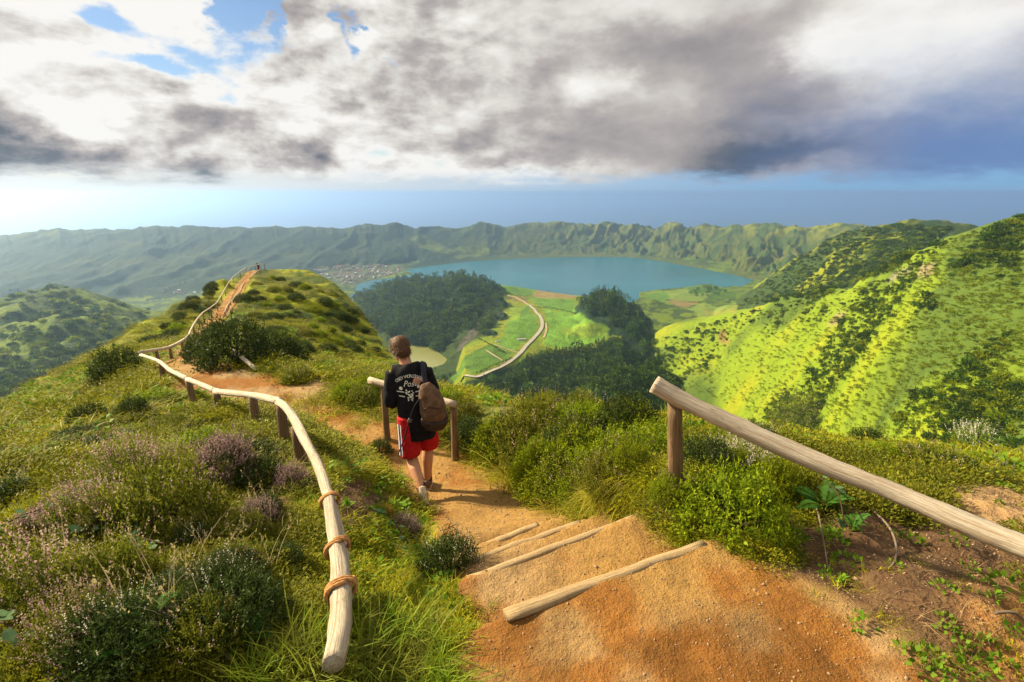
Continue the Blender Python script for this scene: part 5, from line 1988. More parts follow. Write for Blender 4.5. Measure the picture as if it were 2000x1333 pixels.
M_GRASS = leaf_mat('turf_grass', (0.168, 0.212, 0.008), (0.51, 0.443, 0.015), .4, patch=(.235, .205, .02))
M_GRASS_OLD = leaf_mat('pale_grass', (0.169, 0.156, 0.033), (0.39, 0.325, 0.098), .4)
M_LONG = leaf_mat('long_grass', (0.085, 0.169, 0.008), (0.321, 0.38, 0.025), .42, patch=(.20, .20, .03), patch_scale=5)
M_MOSS = leaf_mat('cushion_leaf', (0.12, 0.153, 0.008), (0.419, 0.371, 0.015), .35, patch=(.16, .155, .016))
M_WEED = leaf_mat('weed_leaf', (0.074, 0.164, 0.009), (0.196, 0.309, 0.022), .38)
M_DRY = leaf_mat('dry_straw', (.13, .075, .035), (.33, .22, .11), .2)
M_STRAW = leaf_mat('seed_stalk', (.28, .22, .10), (.48, .38, .20), .3)
M_GOLD = leaf_mat('golden_grass', (0.203, 0.194, 0.016), (0.437, 0.359, 0.052), .42)

GP = [tuft_mesh('turf_tuft', 1, 26, .13, .005, .035, .45, .35, M_GRASS), tuft_mesh('turf_tuft', 2, 30, .10, .005, .05, .6, .5, M_GRASS), tuft_mesh('turf_tuft', 3, 22, .17, .005, .03, .5, .3, M_GRASS),
      tuft_mesh('pale_tuft', 4, 16, .19, .004, .03, .5, .35, M_GRASS_OLD), cushion_mesh('cushion', 5, 150, .10, .07, .024, .010, M_MOSS), cushion_mesh('cushion', 6, 170, .13, .08, .026, .009, M_MOSS),
      cushion_mesh('weed', 7, 34, .09, .05, .045, .028, M_WEED), cushion_mesh('heath_cushion', 8, 170, .13, .10, .024, .008, M_HEATH)]
# density falls with distance so the turf is equally fine everywhere it is seen
rng = np.random.default_rng(31)
NCAND = 120000
ca = rng.uniform(R(-58), R(58), NCAND)
clr = rng.uniform(math.log(1.05), math.log(95), NCAND)
cr_ = np.exp(clr)
cx, cy2 = cr_ * np.sin(ca), cr_ * np.cos(ca)
cz = grid_at(Z, cx, cy2)
ng_ = grid_at(NOGRASS, cx, cy2)
lim = np.interp(ca, AZ, cr_r)
ok = (rng.random(NCAND) > ng_ * 1.25) & (cr_ < lim * 1.12) & visible(cx, cy2, cz + .15 * np.clip(cr_ / 8, 1, 4), .004)
fxp, fyp, _dd = frame_px(cx, cy2, cz)
heathy = inside(fxp, fyp, [(0, 1000), (150, 930), (420, 860), (560, 930), (620, 1150), (560, 1230), (420, 1333), (0, 1400)])
ok &= rng.random(NCAND) < np.where(heathy, .55, 1.0)
ok &= rng.random(NCAND) < np.where(cr_ < 6, .62, np.where(cr_ < 25, .5, .8))
gx, gy, gz, gr = cx[ok], cy2[ok], cz[ok], cr_[ok]
hn = fbm(gx / 1.3, gy / 1.3, 4)
hn2 = fbm(gx / 3.7 + 50, gy / 3.7, 3)
n = len(gx)
pick = rng.random(n)
idx = np.where(hn + .4 * hn2 > .30, np.where(pick < .45, 5, np.where(pick < .75, 7, 4)), np.where(hn < -.25, np.where(pick < .12, 3, np.where(pick < .3, 6, np.where(pick < .65, 2, 0))), np.where(pick < .4, 1, np.where(pick < .75, 0, np.where(pick < .92, 4, 6)))))
scl = np.clip(gr / 3.4, .75, 9.0) * rng.uniform(.7, 1.4, n)
scl = np.where(gr > 25, scl * .62, scl)
ge = grid_at(EDGE, gx, gy)
scl = np.minimum(scl, 3.6)
keep = ge > .035 * scl + np.where(gr > 20, .1, 0)
gpx, gpy, _d = frame_px(gx, gy, gz)
short = np.where((ge < .9) & (gr < 9) | (gr < 8) & (gpx > 420) & (gpx < 880) & (gpy > 820) & (gpy < 1090), .45, 1.0)
scl = np.stack([scl, scl, np.minimum(scl, .72 + .14 * scl) * short], 1)
rot = np.stack([rng.normal(0, .18, n), rng.normal(0, .18, n), rng.uniform(0, math.tau, n)], 1)
scatter('grass', np.stack([gx, gy, gz], 1)[keep], rot[keep], scl[keep], idx[keep], GP)
print('grass', n)

# long bright grass round the foot of the handrail
LP = [tuft_mesh('long_tuft', 11, 26, .34, .0085, .03, .5, .30, M_LONG), tuft_mesh('long_tuft', 12, 22, .42, .0090, .035, .6, .34, M_LONG), tuft_mesh('long_tuft', 13, 26, .28, .008, .04, .7, .45, M_LONG)]
pts, rots, scs, ids = [], [], [], []
for p in rand_in([(470, 1345), (560, 1290), (620, 1250), (700, 1240), (790, 1225), (850, 1240), (880, 1300), (900, 1400), (700, 1420), (480, 1400)], 170, rng):
    h = hit(p[0], p[1], .7)
    pts.append(h)
    rots.append((rng.normal(0, .1), rng.normal(.10, .1), rng.uniform(0, 6.28)))
    scs.append(rng.uniform(.45, .85))
    ids.append(rng.integers(0, 3))
scatter('long_grass', np.array(pts), np.array(rots), np.array(scs), np.array(ids), LP)
# golden grass hanging from the right bank
HP = [tuft_mesh('hanging_tuft', 14, 60, .30, .005, .05, 1.1, .6, M_GOLD), tuft_mesh('hanging_tuft', 15, 50, .24, .005, .05, 1.2, .7, M_GRASS)]
pts, rots, scs, ids = [], [], [], []
for poly, m_n in (([(1040, 960), (1110, 930), (1200, 900), (1290, 930), (1250, 975), (1180, 1000), (1100, 1010), (1050, 1000)], 60), ([(560, 770), (700, 790), (760, 830), (720, 850), (640, 812), (570, 790)], 26),
                  ([(860, 850), (920, 860), (960, 900), (1020, 950), (1000, 965), (930, 915)], 30), ([(1690, 880), (1990, 890), (1990, 950), (1800, 925)], 30)):
    for p in rand_in(poly, m_n, rng):
        h = hit(p[0], p[1], .7)
        pts.append(h)
        rots.append((rng.normal(0, .2), rng.normal(0, .2), rng.uniform(0, 6.28)))
        scs.append(rng.uniform(.7, 1.2) * np.clip(h[1] / 4, .8, 1.5))
        ids.append(rng.integers(0, 2))
scatter('bank_grass', np.array(pts), np.array(rots), np.array(scs), np.array(ids), HP)
# tall dry stalks with seed heads
STK = []
for k in range(3):
    g_ = np.random.default_rng(60 + k)
    n_s = 5
    b_ = np.stack([g_.normal(0, .03, n_s), g_.normal(0, .03, n_s), np.full(n_s, -.02)], 1)
    d_s = np.stack([g_.normal(0, .35, n_s), g_.normal(0, .35, n_s), np.ones(n_s)], 1)
    ln_ = g_.uniform(.22, .42, n_s)
    v1, q1, m1 = blades_np(b_, d_s, ln_, np.full(n_s, .0035), np.full(n_s, .25), g_, 4)
    tips = v1.reshape(n_s, m1, 3)[:, -1]
    bb = np.repeat(tips, 8, 0) - unit(np.repeat(d_s, 8, 0)) * g_.uniform(0, .06, (n_s * 8, 1))
    v2, q2 = leaves_np(bb, np.repeat(d_s, 8, 0) + g_.normal(0, .5, (n_s * 8, 3)), .016, .005, rng=g_)
    STK.append(leaf_mesh('stalk', np.concatenate([v1, v2]), np.concatenate([q1, q2 + len(v1)]), np.full(len(v1) + len(v2), .8), M_STRAW))
pts, rots, scs, ids = [], [], [], []
for poly, m_n in (([(0, 900), (420, 820), (600, 930), (560, 1200), (0, 1300)], 60), ([(1940, 830), (2000, 830), (2000, 930), (1930, 920)], 18), ([(1350, 800), (1900, 860), (1900, 900), (1380, 860)], 22), ([(560, 745), (740, 745), (1100, 830), (900, 800)], 20)):
    for p in rand_in(poly, m_n, rng):
        h = hit(p[0], p[1], .7)
        pts.append(h)
        rots.append((rng.normal(0, .15), rng.normal(0, .15), rng.uniform(0, 6.28)))
        scs.append(rng.uniform(.7, 1.2))
        ids.append(rng.integers(0, 3))
scatter('dry_stalks', np.array(pts), np.array(rots), np.array(scs), np.array(ids), STK)
DP = [tuft_mesh('dry_tuft', 16, 22, .13, .0035, .05, .9, 1.0, M_DRY), tuft_mesh('dry_tuft', 17, 16, .17, .003, .03, 1.0, 1.2, M_DRY), GP[6], GP[1]]
pts, rots, scs, ids = [], [], [], []
for poly, m_n in (([(1500, 1045), (1640, 1010), (1830, 960), (1990, 940), (1995, 1325), (1780, 1325), (1650, 1200), (1560, 1110)], 190), ([(640, 930), (770, 950), (720, 1040), (650, 1060)], 40), ([(380, 1080), (440, 1050), (410, 1180), (220, 1210)], 40)):
    for p in rand_in(poly, m_n, rng):
        h = hit(p[0], p[1], .7)
        pts.append(h)
        rots.append((rng.normal(0, .3), rng.normal(0, .3), rng.uniform(0, 6.28)))
        scs.append(rng.uniform(.35, .9))
        ids.append(rng.choice([0, 1, 0, 1, 2, 3]))
scatter('dry_grass', np.array(pts), np.array(rots), np.array(scs), np.array(ids), DP)
# single tufts on the bare earth
for px, py, w, lab, me in [(946, 1190, .75, 'small green grass tuft on the path edge below the steps', LP[2]), (1330, 1050, .95, 'golden grass tuft beside the big bright shrub at the top step', HP[0]),
                           (1570, 1165, .62, 'dark green grass tuft on the bare bank right of the platform', HP[1]), (1695, 1150, .70, 'pale green grass tuft on the bare bank, right of the dark one', HP[0])]:
    h = hit(px, py, .7)
    o = link('grass_tuft', me, None, None, tuple(h - (0, 0, .01)))
    o.scale = (w * .6, w * .6, w * .6)
    tag(o, lab, 'grass tuft')

# ferns, fronds one by one
M_FERN = leaf_mat('fern_green', (.030, .100, .012), (.085, .200, .025), .4)


def frond_mesh(seed, ln=.38):
    rng = np.random.default_rng(seed)
    n = 26
    t = np.linspace(.12, 1, n)
    spine = np.stack([t * ln, 0 * t, .14 * np.sin(t * 2.0) - .10 * t * t], 1)
    base = np.concatenate([spine, spine])
    wd = np.concatenate([np.sin(np.clip(t * 1.1, 0, 1) * math.pi * .92) ** .7 * .085 + .008] * 2)
    dr = np.concatenate([np.stack([.45 + 0 * t, 1 + 0 * t, -.15 + 0 * t], 1), np.stack([.45 + 0 * t, -1 + 0 * t, -.15 + 0 * t], 1)])
    v, q = leaves_np(base, dr, wd, np.full(2 * n, .020), np.tile([0, 0, 1.0], (2 * n, 1)), 0, rng)
    return leaf_mesh('frond', v, q, np.repeat(rng.uniform(.2, .8, 2 * n), 4), M_FERN)


FR = [frond_mesh(1), frond_mesh(2, .33)]
for px, py, nf, sc, lab in [(1610, 1000, 11, .50, 'dark green fern with long fronds under the long log rail'), (300, 1235, 8, .42, 'bright fern low on the left bank in front of the faded heather'), (255, 1290, 7, .38, 'fern in the lower left corner beside the broad bramble leaves'), (1665, 1040, 8, .36, 'small fern drooping beside the larger fern under the log rail'),
                            (480, 1265, 6, .34, 'small fern at the edge of the long bright grass')]:
    h = hit(px, py, .7)
    o = empty('fern', tuple(h + (0, 0, .02)))
    tag(o, lab, 'fern')
    for k in range(nf):
        c = link('frond', FR[k % 2], None, o)
        c.rotation_euler = (rng.normal(0, .2), -R(rng.uniform(5, 50)), k * math.tau / nf + rng.uniform(-.3, .3))
        s_ = sc * rng.uniform(.75, 1.1)
        c.scale = (s_, s_, s_)

# brambles: arching stem with separate leaves
M_BRAM = leaf_mat('bramble_leaf', (.055, .125, .045), (.140, .230, .100), .3, .4)
v = np.array([(0, 0, 0), (.35, .30, .03), (.75, .24, .02), (1, 0, -.04), (.75, -.24, .02), (.35, -.30, .03), (.4, 0, -.02), (.75, 0, -.02)], float)
q = [(0, 6, 1), (1, 6, 7, 2), (2, 7, 3), (0, 5, 6), (5, 4, 7, 6), (4, 3, 7)]
LEAF = bpy.data.meshes.new('leaf')
LEAF.from_pydata([tuple(x) for x in v], [], q)
vcol(LEAF, np.full((8, 3), .55))
LEAF.materials.append(M_BRAM)
for k, (path_px, nl, sz, lab) in enumerate([
        ([(165, 1090), (215, 1060), (275, 1085), (335, 1118)], 20, .055, 'bramble with pale green leaves trailing over the heath in mid left bank'),
        ([(195, 875), (240, 862), (285, 895)], 14, .075, 'bramble spray on the grass above the mauve heather'),
        ([(0, 1075), (60, 1058), (120, 1020), (195, 985)], 22, .050, 'bramble shoot at the left edge beside the pink heather'),
        ([(0, 1265), (30, 1285), (65, 1310)], 9, .055, 'broad-leaved bramble in the lower left corner'),
        ([(735, 1030), (765, 1052), (800, 1095)], 11, .045, 'bramble shoot under the mauve heather on the mound'),
        ([(1590, 965), (1625, 1010), (1640, 1060)], 10, .05, 'bramble shoot hanging over the bare bank under the log rail')]):
    hp = [hit(px, py, .8) + (0, 0, .13 + .04 * (i % 2)) for i, (px, py) in enumerate(path_px)]
    o = empty('bramble', tuple(hp[0]))
    tag(o, lab, 'bramble')
    sp_ = spline(hp, 6)
    tube_obj('stem', sp_, .004, M_TWIG, o, 5)
    for i in range(nl):
        f = rng.uniform(0, len(sp_) - 1.01)
        a = sp_[int(f)] + (sp_[int(f) + 1] - sp_[int(f)]) * (f % 1)
        c = link('leaf', LEAF, None, o, tuple(a - hp[0] + rng.normal(0, .022, 3)))
        c.rotation_euler = (rng.normal(0, .4), rng.normal(.1, .35), rng.uniform(0, math.tau))
        s_ = sz * rng.uniform(.75, 1.3)
        c.scale = (s_, s_, s_)

# roots and dry sticks on the bare bank, stones on the path
M_STICK = wood_mat('grey_stick', (.36, .27, .19), (.25, .17, .11), (.10, .06, .04), .5)
for px_pts, r0, lab in [([(1690, 990), (1730, 1040), (1748, 1080), (1742, 1105), (1715, 1108)], .007, 'curved grey root on the dark bank under the log rail'), ([(1565, 955), (1590, 1000), (1605, 1060), (1620, 1130)], .006, 'thin straight brown twig standing on the bare bank'),
                        ([(1940, 1205), (1975, 1215), (2000, 1232)], .007, 'pale dry stick lying at the lower right edge'), ([(370, 1250), (420, 1280), (470, 1318)], .005, 'dry bent stalk lying in the grass at lower left')]:
    hp = [hit(px, py, .7) + (0, 0, .02 + .03 * math.sin(i * 1.3)) for i, (px, py) in enumerate(px_pts)]
    o = empty('stick', tuple(hp[0]))
    tag(o, lab, 'stick')
    s_ = spline(hp, 5)
    tube_obj('branch', s_, r0 * np.linspace(1.1, .5, len(s_)), M_STICK, o, 6, .15, 3)
M_STONE = plain_mat('pebble_stone', (.30, .20, .115), .9, .15, 20, .5)
SP = []
for k in range(4):
    v, q, t = ellipsoid((0, 0, 0), (1, .8, .55), None, 7, 5)
    g_ = np.random.default_rng(k)
    v = v * (1 + .25 * g_.uniform(-1, 1, (len(v), 1)))
    me = mesh_np('pebble', v, q, None)
    me.materials.append(M_STONE)
    SP.append(me)
m_n = 15000
ca = rng.uniform(R(-35), R(50), m_n)
cr_ = np.exp(rng.uniform(math.log(1.1), math.log(9), m_n))
x, y = cr_ * np.sin(ca), cr_ * np.cos(ca)
ok = grid_at(NOGRASS, x, y) > .45
x, y, cr_ = x[ok], y[ok], cr_[ok]
n = len(x)
scatter('gravel', np.stack([x, y, grid_at(Z, x, y)], 1), rng.uniform(0, 6.28, (n, 3)), .0022 * np.clip(cr_ / 1.8, .8, 3) * rng.lognormal(0, .5, n), rng.integers(0, 4, n), SP)


# ------------------------------------------------------------------ far plants
M_FARSHRUB = leaf_mat('slope_shrub_leaf', (.026, .060, .008), (.100, .150, .012), .3, var=.7)
M_FARBRIGHT = leaf_mat('slope_bright_leaf', (.155, .215, .007), (.24, .27, .011), .4, var=.25)
M_CONIF = leaf_mat('conifer_leaf', (.018, .045, .013), (.075, .125, .024), .2, var=.7)


def blob_shrub(seed, n, mat, rz=.75):
    return cushion_mesh('far_shrub', seed, n, 1.0, rz, .55, .34, mat)


FS = [blob_shrub(1, 110, M_FARSHRUB), blob_shrub(2, 130, M_FARSHRUB, .9), blob_shrub(3, 110, M_FARBRIGHT, .6), blob_shrub(4, 90, M_FARSHRUB, .55)]


def conifer(seed, n=90):
    rng = np.random.default_rng(seed)
    t = rng.random(n) ** .8
    a = rng.uniform(0, math.tau, n)
    r = (1 - t) * .24 * rng.uniform(.55, 1.1, n) + .012
    p = np.stack([np.cos(a) * r, np.sin(a) * r, .08 + t * .92], 1)
    d = np.stack([np.cos(a), np.sin(a), -.35 + .7 * rng.random(n)], 1)
    v, q = leaves_np(p - d * .06, d, .17 * (1.2 - t * .8), .10, fold=.1, rng=rng)
    return leaf_mesh('crown', v, q, np.repeat(rng.uniform(0, 1, n), 4), M_CONIF)


CON = [conifer(1), conifer(2), conifer(3)]
v, q, t, _ = tube_np([(0, 0, -.03), (0, 0, .5), (0, 0, .95)], [.022, .014, .004], 5)
TRUNK = mesh_np('trunk', v, q, t, True)
TRUNK.materials.append(M_TWIG)


def broad_crown(seed):
    rng = np.random.default_rng(seed)
    p, d = dome_points(120, .42, .42, .38, rng, low=-.6, lump=.4, inner=.5)
    v, q = leaves_np(p + [0, 0, .55], d + rng.normal(size=d.shape) * .5, .17, .12, fold=.1, rng=rng)
    return leaf_mesh('crown', v, q, np.repeat(rng.uniform(0, 1, len(p)), 4), M_FARSHRUB)


BRD = [broad_crown(1), broad_crown(2)]


def tree(name, crown, x, y, h, label, group):
    o = empty(name, (x, y, ground(x, y)), rng.uniform(0, math.tau))
    k = h * rng.uniform(.9, 1.2)
    o.scale = (k, k, h)
    tag(o, label, 'tree', group)
    link('trunk', TRUNK, None, o)
    link('crown', crown, None, o)
    return o


def hits(poly, n, rng, rmin, ok=None):
    out = []
    for p in rand_in(poly, n, rng):
        h = hit(p[0], p[1], rmin)
        if h is not None:
            out.append(h)
    return np.array(out)


rng = np.random.default_rng(77)
CONE_P = [(1128, 592), (1152, 572), (1180, 560), (1200, 562), (1225, 580), (1250, 605), (1272, 640), (1284, 700), (1262, 690), (1215, 640), (1195, 640), (1190, 622), (1160, 618), (1135, 606)]
for h in hits(CONE_P, 130, rng, 700):
    tree('conifer', CON[rng.integers(0, 3)], h[0], h[1], rng.uniform(15, 24), 'dark conifer in the wood on the pointed hill right of the pasture', 'conifers on the pointed hill')
for poly, m_n, lab, grp in [([(958, 545), (985, 548), (1010, 553), (1040, 556), (1080, 563), (1120, 569), (1145, 573), (1143, 577), (1080, 568), (1000, 558), (960, 549)], 60, 'dark conifer in the row along the far edge of the pasture above the lake', 'conifers between pasture and lake'),
                            ([(925, 660), (945, 620), (965, 598), (985, 600), (975, 620), (955, 650)], 22, 'dark tree at the left edge of the pasture below the wooded dome', 'trees left of the pasture'),
                            ([(1345, 578), (1360, 566), (1395, 560), (1425, 572), (1380, 584)], 28, 'dark tree in the copse on the lakeside fields', 'trees on the lakeside fields')]:
    for h in hits(poly, m_n, rng, 900):
        c = CON[rng.integers(0, 3)] if 'conifer' in lab else BRD[rng.integers(0, 2)]
        tree('conifer' if 'conifer' in lab else 'broadleaf_tree', c, h[0], h[1], rng.uniform(11, 19), lab, grp)
# the woods that read as one mass
pts = [hits([(690, 580), (740, 553), (800, 542), (850, 535), (900, 534), (940, 542), (985, 568), (990, 585), (940, 605), (925, 640), (885, 660), (860, 690), (800, 670), (700, 640)], 2600, rng, 700),
       hits([(900, 800), (960, 735), (1010, 712), (1060, 692), (1112, 688), (1150, 680), (1195, 662), (1230, 690), (1290, 705), (1310, 780), (1100, 800)], 1300, rng, 500), hits(CONE_P, 420, rng, 700)]
pts = np.concatenate(pts)
ROAD_PX = [(900, 748), (930, 737), (960, 725), (990, 711), (1012, 694), (1032, 672), (1051, 652), (1059, 636), (1055, 619), (1044, 606), (1034, 597)]
pts = pts[seg_dist(pts[:, 0], pts[:, 1], drape(ROAD_PX, 500)[:, :2], False) > 26]
n = len(pts)
m_w = 3 + (rng.random(n) < .4)
idx = np.where(rng.random(n) < .55, rng.integers(0, 3, n), m_w)
scatter('forest', pts, np.stack([np.zeros(n), np.zeros(n), rng.uniform(0, 6.28, n)], 1), rng.lognormal(2.65, .28, n), idx, CON + BRD)

# shrubs on the near green slope: the largest are single plants
SLOPE_P = [(1270, 800), (1290, 660), (1400, 625), (1560, 585), (1735, 545), (1760, 515), (1850, 470), (2000, 422), (2000, 880), (1800, 860), (1650, 850), (1500, 820), (1350, 760), (1300, 790)]
cand = hits(SLOPE_P, 6500, rng, 60)
fid = grid_at(FID.astype(float), cand[:, 0], cand[:, 1])
dep = np.hypot(cand[:, 0], cand[:, 1])
nz = fbm(cand[:, 0] / 130, cand[:, 1] / 130, 4) + .3 * fbm(cand[:, 0] / 40, cand[:, 1] / 40, 3)
ok = (dep > 70) & (rng.random(len(cand)) < sstep(-.2, .6, nz))
cand, dep, nz = cand[ok], dep[ok], nz[ok]
size = np.where(dep < 250, rng.uniform(.8, 2.2, len(cand)), rng.uniform(1.3, 3.4, len(cand))) * rng.lognormal(0, .38, len(cand))
order = np.argsort(-(size / dep))
for k in order[:300]:
    p = cand[k]
    kf = int(rng.integers(0, 4))
    o = link('slope_shrub', FS[kf], None, None, (p[0], p[1], p[2] - .2))
    s_ = size[k]
    o.scale = (s_, s_, s_ * rng.uniform(.7, 1.1))
    o.rotation_euler = (0, 0, rng.uniform(0, 6.28))
    fx, fy, _d = frame_px(*p)
    zone = ('directly above the long log rail' if fy > 700 else 'below the pink rock scars' if fy > 560 else 'high up near the skyline') if fx > 1600 else ('low near the valley' if fy > 700 else 'below the reddish earth scar')
    look = 'pale green' if kf == 2 else 'dark'
    tag(o, look + ' rounded shrub on the bright green slope, ' + zone, 'shrub', look + ' slope shrubs ' + zone)
rest = order[300:]
n = len(rest)
scatter('scrub', cand[rest] - [0, 0, .2], np.stack([np.zeros(n), np.zeros(n), rng.uniform(0, 6.28, n)], 1), size[rest], rng.integers(0, 4, n), FS)
# low leafy cover that roughens the slope
cand = hits(SLOPE_P, 4200, rng, 60)
n = len(cand)
dep = np.hypot(cand[:, 0], cand[:, 1])
FG = [cushion_mesh('slope_cover', 30 + k, 60, 1.0, .35, .6, .32, m_) for k, m_ in enumerate((M_FARBRIGHT, M_FARBRIGHT, M_FARSHRUB))]
scatter('slope_cover', cand - [0, 0, .1], np.stack([rng.normal(0, .2, n), rng.normal(0, .2, n), rng.uniform(0, 6.28, n)], 1), np.stack([k_ := rng.uniform(.6, 1.6, n) * np.clip(dep / 300, .5, 2.2), k_, k_ * .55], 1), np.where(rng.random(n) < .05, 2, rng.integers(0, 2, n)), FG)
# scrub and trees on the farther ridge and hills
far = np.concatenate([hits([(1440, 600), (1520, 530), (1600, 475), (1700, 436), (1860, 445), (1740, 530), (1600, 580)], 1300, rng, 700), hits([(0, 780), (0, 570), (110, 552), (300, 605), (200, 680), (100, 740)], 260, rng, 380),
                      hits([(1170, 790), (1200, 745), (1250, 726), (1320, 740), (1330, 770), (1300, 800)], 350, rng, 400)])
n = len(far)
scatter('hill_scrub', far, np.stack([np.zeros(n), np.zeros(n), rng.uniform(0, 6.28, n)], 1), rng.uniform(2.5, 6.5, n), rng.integers(0, 4, n), FS)

# ------------------------------------------------------------------ road, tracks, hedges and buildings down in the crater
M_ROAD = plain_mat('pale_road', (.34, .30, .24), .9, .2, .05, .12)
M_TRACK = plain_mat('dirt_track', (.36, .27, .16), .95, .1, .05, .2)


def strip(name, px_pts, width, mat, rmin=500, lift=.8):
    c = spline(drape(px_pts, rmin), 8)
    d = np.gradient(c[:, :2], axis=0)
    d /= np.linalg.norm(d, axis=1)[:, None]
    nrm_ = np.stack([d[:, 1], -d[:, 0]], 1)
    vs = []
    for i in range(len(c)):
        for s in (-.5, .5):
            x, y = c[i, :2] + nrm_[i] * width * s
            vs.append((x, y, ground(c[i, 0], c[i, 1]) + lift))
    q = [(2 * i, 2 * i + 1, 2 * i + 3, 2 * i + 2) for i in range(len(c) - 1)]
    return tag(link(name, mesh_np(name, vs, q, None, True), mat), kind='structure')


strip('road', ROAD_PX, 8.5, M_ROAD, 500, 1.3)
strip('farm_track', [(1062, 660), (1067, 645), (1066, 632)], 5, M_TRACK)
strip('farm_track', [(1012, 690), (990, 682), (966, 674)], 3.6, M_TRACK)
strip('farm_track', [(986, 708), (965, 695), (948, 684)], 3.6, M_TRACK)
strip('farm_track', [(1034, 597), (1010, 583), (985, 577)], 7, M_TRACK)
strip('road', [(976, 560), (966, 553), (952, 547)], 9, M_ROAD, 1200)
for px_pts, lab in [([(995, 577), (1035, 579), (1075, 568)], 'dark hedge between the upper meadow and the hay field'), ([(1040, 600), (1085, 604), (1125, 613)], 'dark hedge across the big bright pasture'), ([(905, 742), (950, 722), (1000, 700)], 'hedge along the lower side of the winding road'),
                    ([(935, 662), (960, 675), (985, 690)], 'hedge beside the farm tracks below the small pasture'), ([(1300, 586), (1345, 591), (1372, 591)], 'hedge across the lakeside fields'), ([(1345, 603), (1380, 598), (1438, 596)], 'hedge along the nearest lakeside field')]:
    c = spline(drape(px_pts, 500), 14)
    o = empty('hedge', tuple(c[0]))
    tag(o, lab, 'hedge', 'hedges between the fields')
    n = len(c) * 9
    f = rng.uniform(0, len(c) - 1.01, n)
    i0 = f.astype(int)
    p = c[i0] + (c[i0 + 1] - c[i0]) * (f % 1)[:, None] - c[0] + rng.normal(0, 1, (n, 3)) * [1.3, 1.3, .6] + [0, 0, 1.2]
    v, q = leaves_np(p, rng.normal(size=(n, 3)) + [0, 0, .4], 2.6, 1.8, fold=.1, rng=rng)
    link('foliage', leaf_mesh('foliage', v, q, np.repeat(rng.uniform(0, .8, n), 4), M_FARSHRUB), None, o)

M_WALLW = plain_mat('white_wall', (.50, .49, .47), .8, .2)
M_TILE = plain_mat('red_roof', (.36, .13, .075), .85, .15)
M_GREYR = plain_mat('grey_roof', (.36, .34, .32), .8, .2)
M_WIN = plain_mat('dark_window', (.03, .035, .045), .3, .5)


def house_mesh(name, w, d, h, rh, roofm):
    """gabled house with eaves, door and windows set proud of the wall"""
    bm_ = bmesh.new()

    def face(pts, mi):
        f = bm_.faces.new([bm_.verts.new(p) for p in pts])
        f.material_index = mi
    x, y = w / 2, d / 2
    for s in (-1, 1):
        face([(-x, s * y, -2), (x, s * y, -2), (x, s * y, h), (-x, s * y, h)], 0)
        face([(s * x, -y, -2), (s * x, y, -2), (s * x, y, h), (s * x, 0, h + rh), (s * x, -y, h)], 0)
        o_ = .5
        k = rh / y
        face([(-x - o_, s * (y + o_), h - k * o_ + .06), (x + o_, s * (y + o_), h - k * o_ + .06), (x + o_, 0, h + rh + .06), (-x - o_, 0, h + rh + .06)], 1)
        for wx in (-.3, 0, .3):
            hh = (0.0, h * .62) if wx == 0 else (h * .35, h * .68)
            face([(wx * w - .6, s * (y + .03), hh[0]), (wx * w + .6, s * (y + .03), hh[0]), (wx * w + .6, s * (y + .03), hh[1]), (wx * w - .6, s * (y + .03), hh[1])], 2)
    face([(x * .5, -.5, h), (x * .5 + .9, -.5, h), (x * .5 + .9, -.5, h + rh + 1), (x * .5, -.5, h + rh + 1)], 0)
    me = bpy.data.meshes.new(name)
    bm_.to_mesh(me)
    bm_.free()
    for m_ in (M_WALLW, roofm, M_WIN):
        me.materials.append(m_)
    return me


HM = [house_mesh('house', 13, 8, 5, 2.6, M_TILE), house_mesh('house', 10, 8, 4, 2.4, M_TILE), house_mesh('house', 17, 9, 5, 2.6, M_GREYR)]
VILL = [(612, 528), (650, 520), (700, 517), (760, 519), (800, 528), (770, 536), (735, 543), (700, 551), (680, 560), (660, 552), (630, 540)]
cnt = 0
for h in hits(VILL, 150, rng, 1800):
    if not (h[2] > LAKE_Z + 2.5):
        continue
    o = link('house', HM[rng.integers(0, 3)], None, None, (h[0], h[1], h[2] + .2))
    o.rotation_euler = (0, 0, R(20) + rng.choice([0, math.pi / 2]) + rng.normal(0, .15))
    s_ = rng.uniform(.7, 1.2)
    o.scale = (s_, s_, s_)
    tag(o, 'small white house of the hazy village on the far lake shore', 'house', 'houses of the lakeside village')
for h in hits([(300, 560), (420, 575), (440, 590), (330, 580)], 12, rng, 1200):
    o = link('house', HM[rng.integers(0, 3)], None, None, (h[0], h[1], h[2] + .2))
    o.rotation_euler = (0, 0, rng.uniform(0, 3))
    tag(o, 'tiny white house in the hazy valley left of the hump', 'house', 'houses in the left valley')
SHED = house_mesh('barn', 26, 9, 3.2, 1.6, M_GREYR)
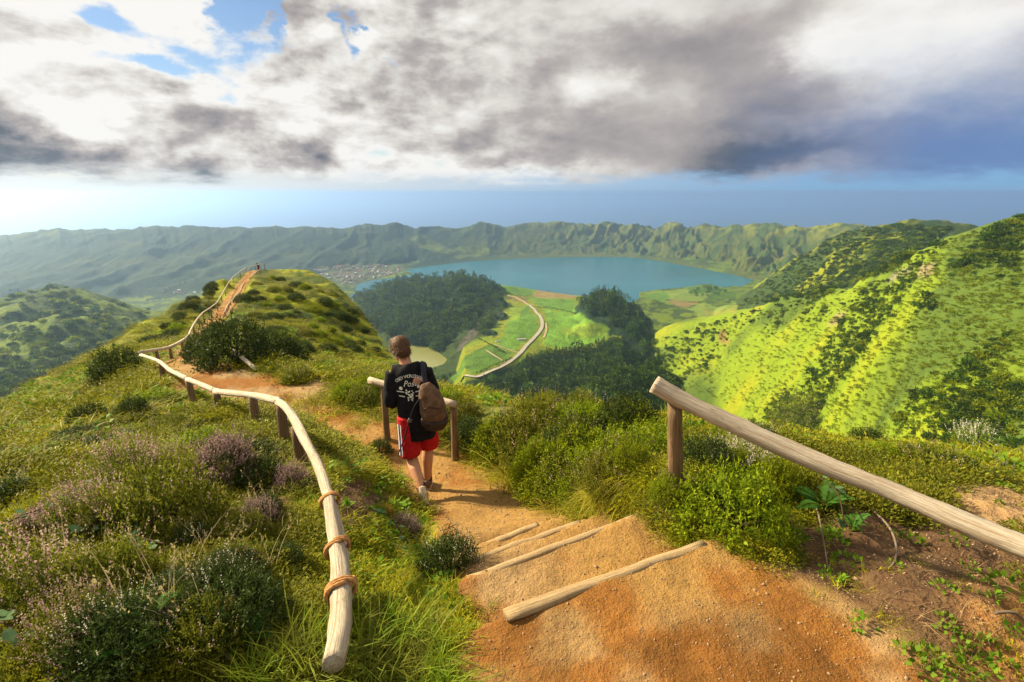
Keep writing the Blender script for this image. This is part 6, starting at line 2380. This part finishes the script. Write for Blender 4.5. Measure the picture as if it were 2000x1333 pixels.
for px, py, s_, rz, lab in [(1018, 664, .75, .1, 'long low pale barn on the pasture left of the winding road'), (972, 668, .5, .5, 'small pale shed at the edge of the small pasture')]:
    h = hit(px, py, 600)
    o = link('barn' if s_ > .6 else 'shed', SHED, None, None, tuple(h))
    o.scale = (s_,) * 3
    o.rotation_euler = (0, 0, rz)
    tag(o, lab, 'barn' if s_ > .6 else 'shed')
# a white van parked where the road ends
h = hit(1036, 597, 900)
van = empty('parked_van', tuple(h + (0, 0, .9)), .4)
tag(van, 'tiny white van parked at the top end of the winding road', 'van')
bm = bmesh.new()
prof = [(-2.6, .35), (2.5, .35), (2.6, 1.1), (1.9, 1.35), (1.3, 2.2), (-2.5, 2.25), (-2.65, 1.2)]
a = [bm.verts.new((x, -.95, z)) for x, z in prof]
b = [bm.verts.new((x, .95, z)) for x, z in prof]
bm.faces.new(a)
bm.faces.new(b[::-1])
for i in range(len(prof)):
    j = (i + 1) % len(prof)
    bm.faces.new((a[j], a[i], b[i], b[j]))
bmesh.ops.recalc_face_normals(bm, faces=bm.faces)
me = bpy.data.meshes.new('body')
bm.to_mesh(me)
bm.free()
link('body', me, M_WALLW, van)
link('windscreen', mesh_np('windscreen', [(1.92, -.85, 1.42), (1.92, .85, 1.42), (1.36, .85, 2.16), (1.36, -.85, 2.16)], [(0, 1, 2, 3)]), M_WIN, van)
for x in (-1.7, 1.7):
    for y in (-.9, .9):
        v, q, t, _ = tube_np([(x, y - .1, .35), (x, y + .1, .35)], .35, 10)
        link('wheel', mesh_np('wheel', v, q, t), M_WIN, van)
# radio mast on the rim at far left
h = hit(118, 446, 2000)
if h is None:
    h = P(118, 446, 3000)
o = empty('radio_mast', (h[0], h[1], ground(h[0], h[1])))
tag(o, 'thin radio mast on the crater rim at far left', 'mast')
M_STEEL = plain_mat('grey_steel', (.30, .31, .33), .5, .5)
for k in range(3):
    a = k * math.tau / 3
    v, q, t, _ = tube_np([(1.3 * math.cos(a), 1.3 * math.sin(a), -4), (.6 * math.cos(a), .6 * math.sin(a), 34)], .35, 5)
    link('leg', mesh_np('leg', v, q, t), M_STEEL, o)
for z in (6, 14, 22, 30):
    v, q, t = ellipsoid((0, 0, z), (1.2, 1.2, .25), None, 8, 4)
    link('brace', mesh_np('brace', v, q, None), M_STEEL, o)
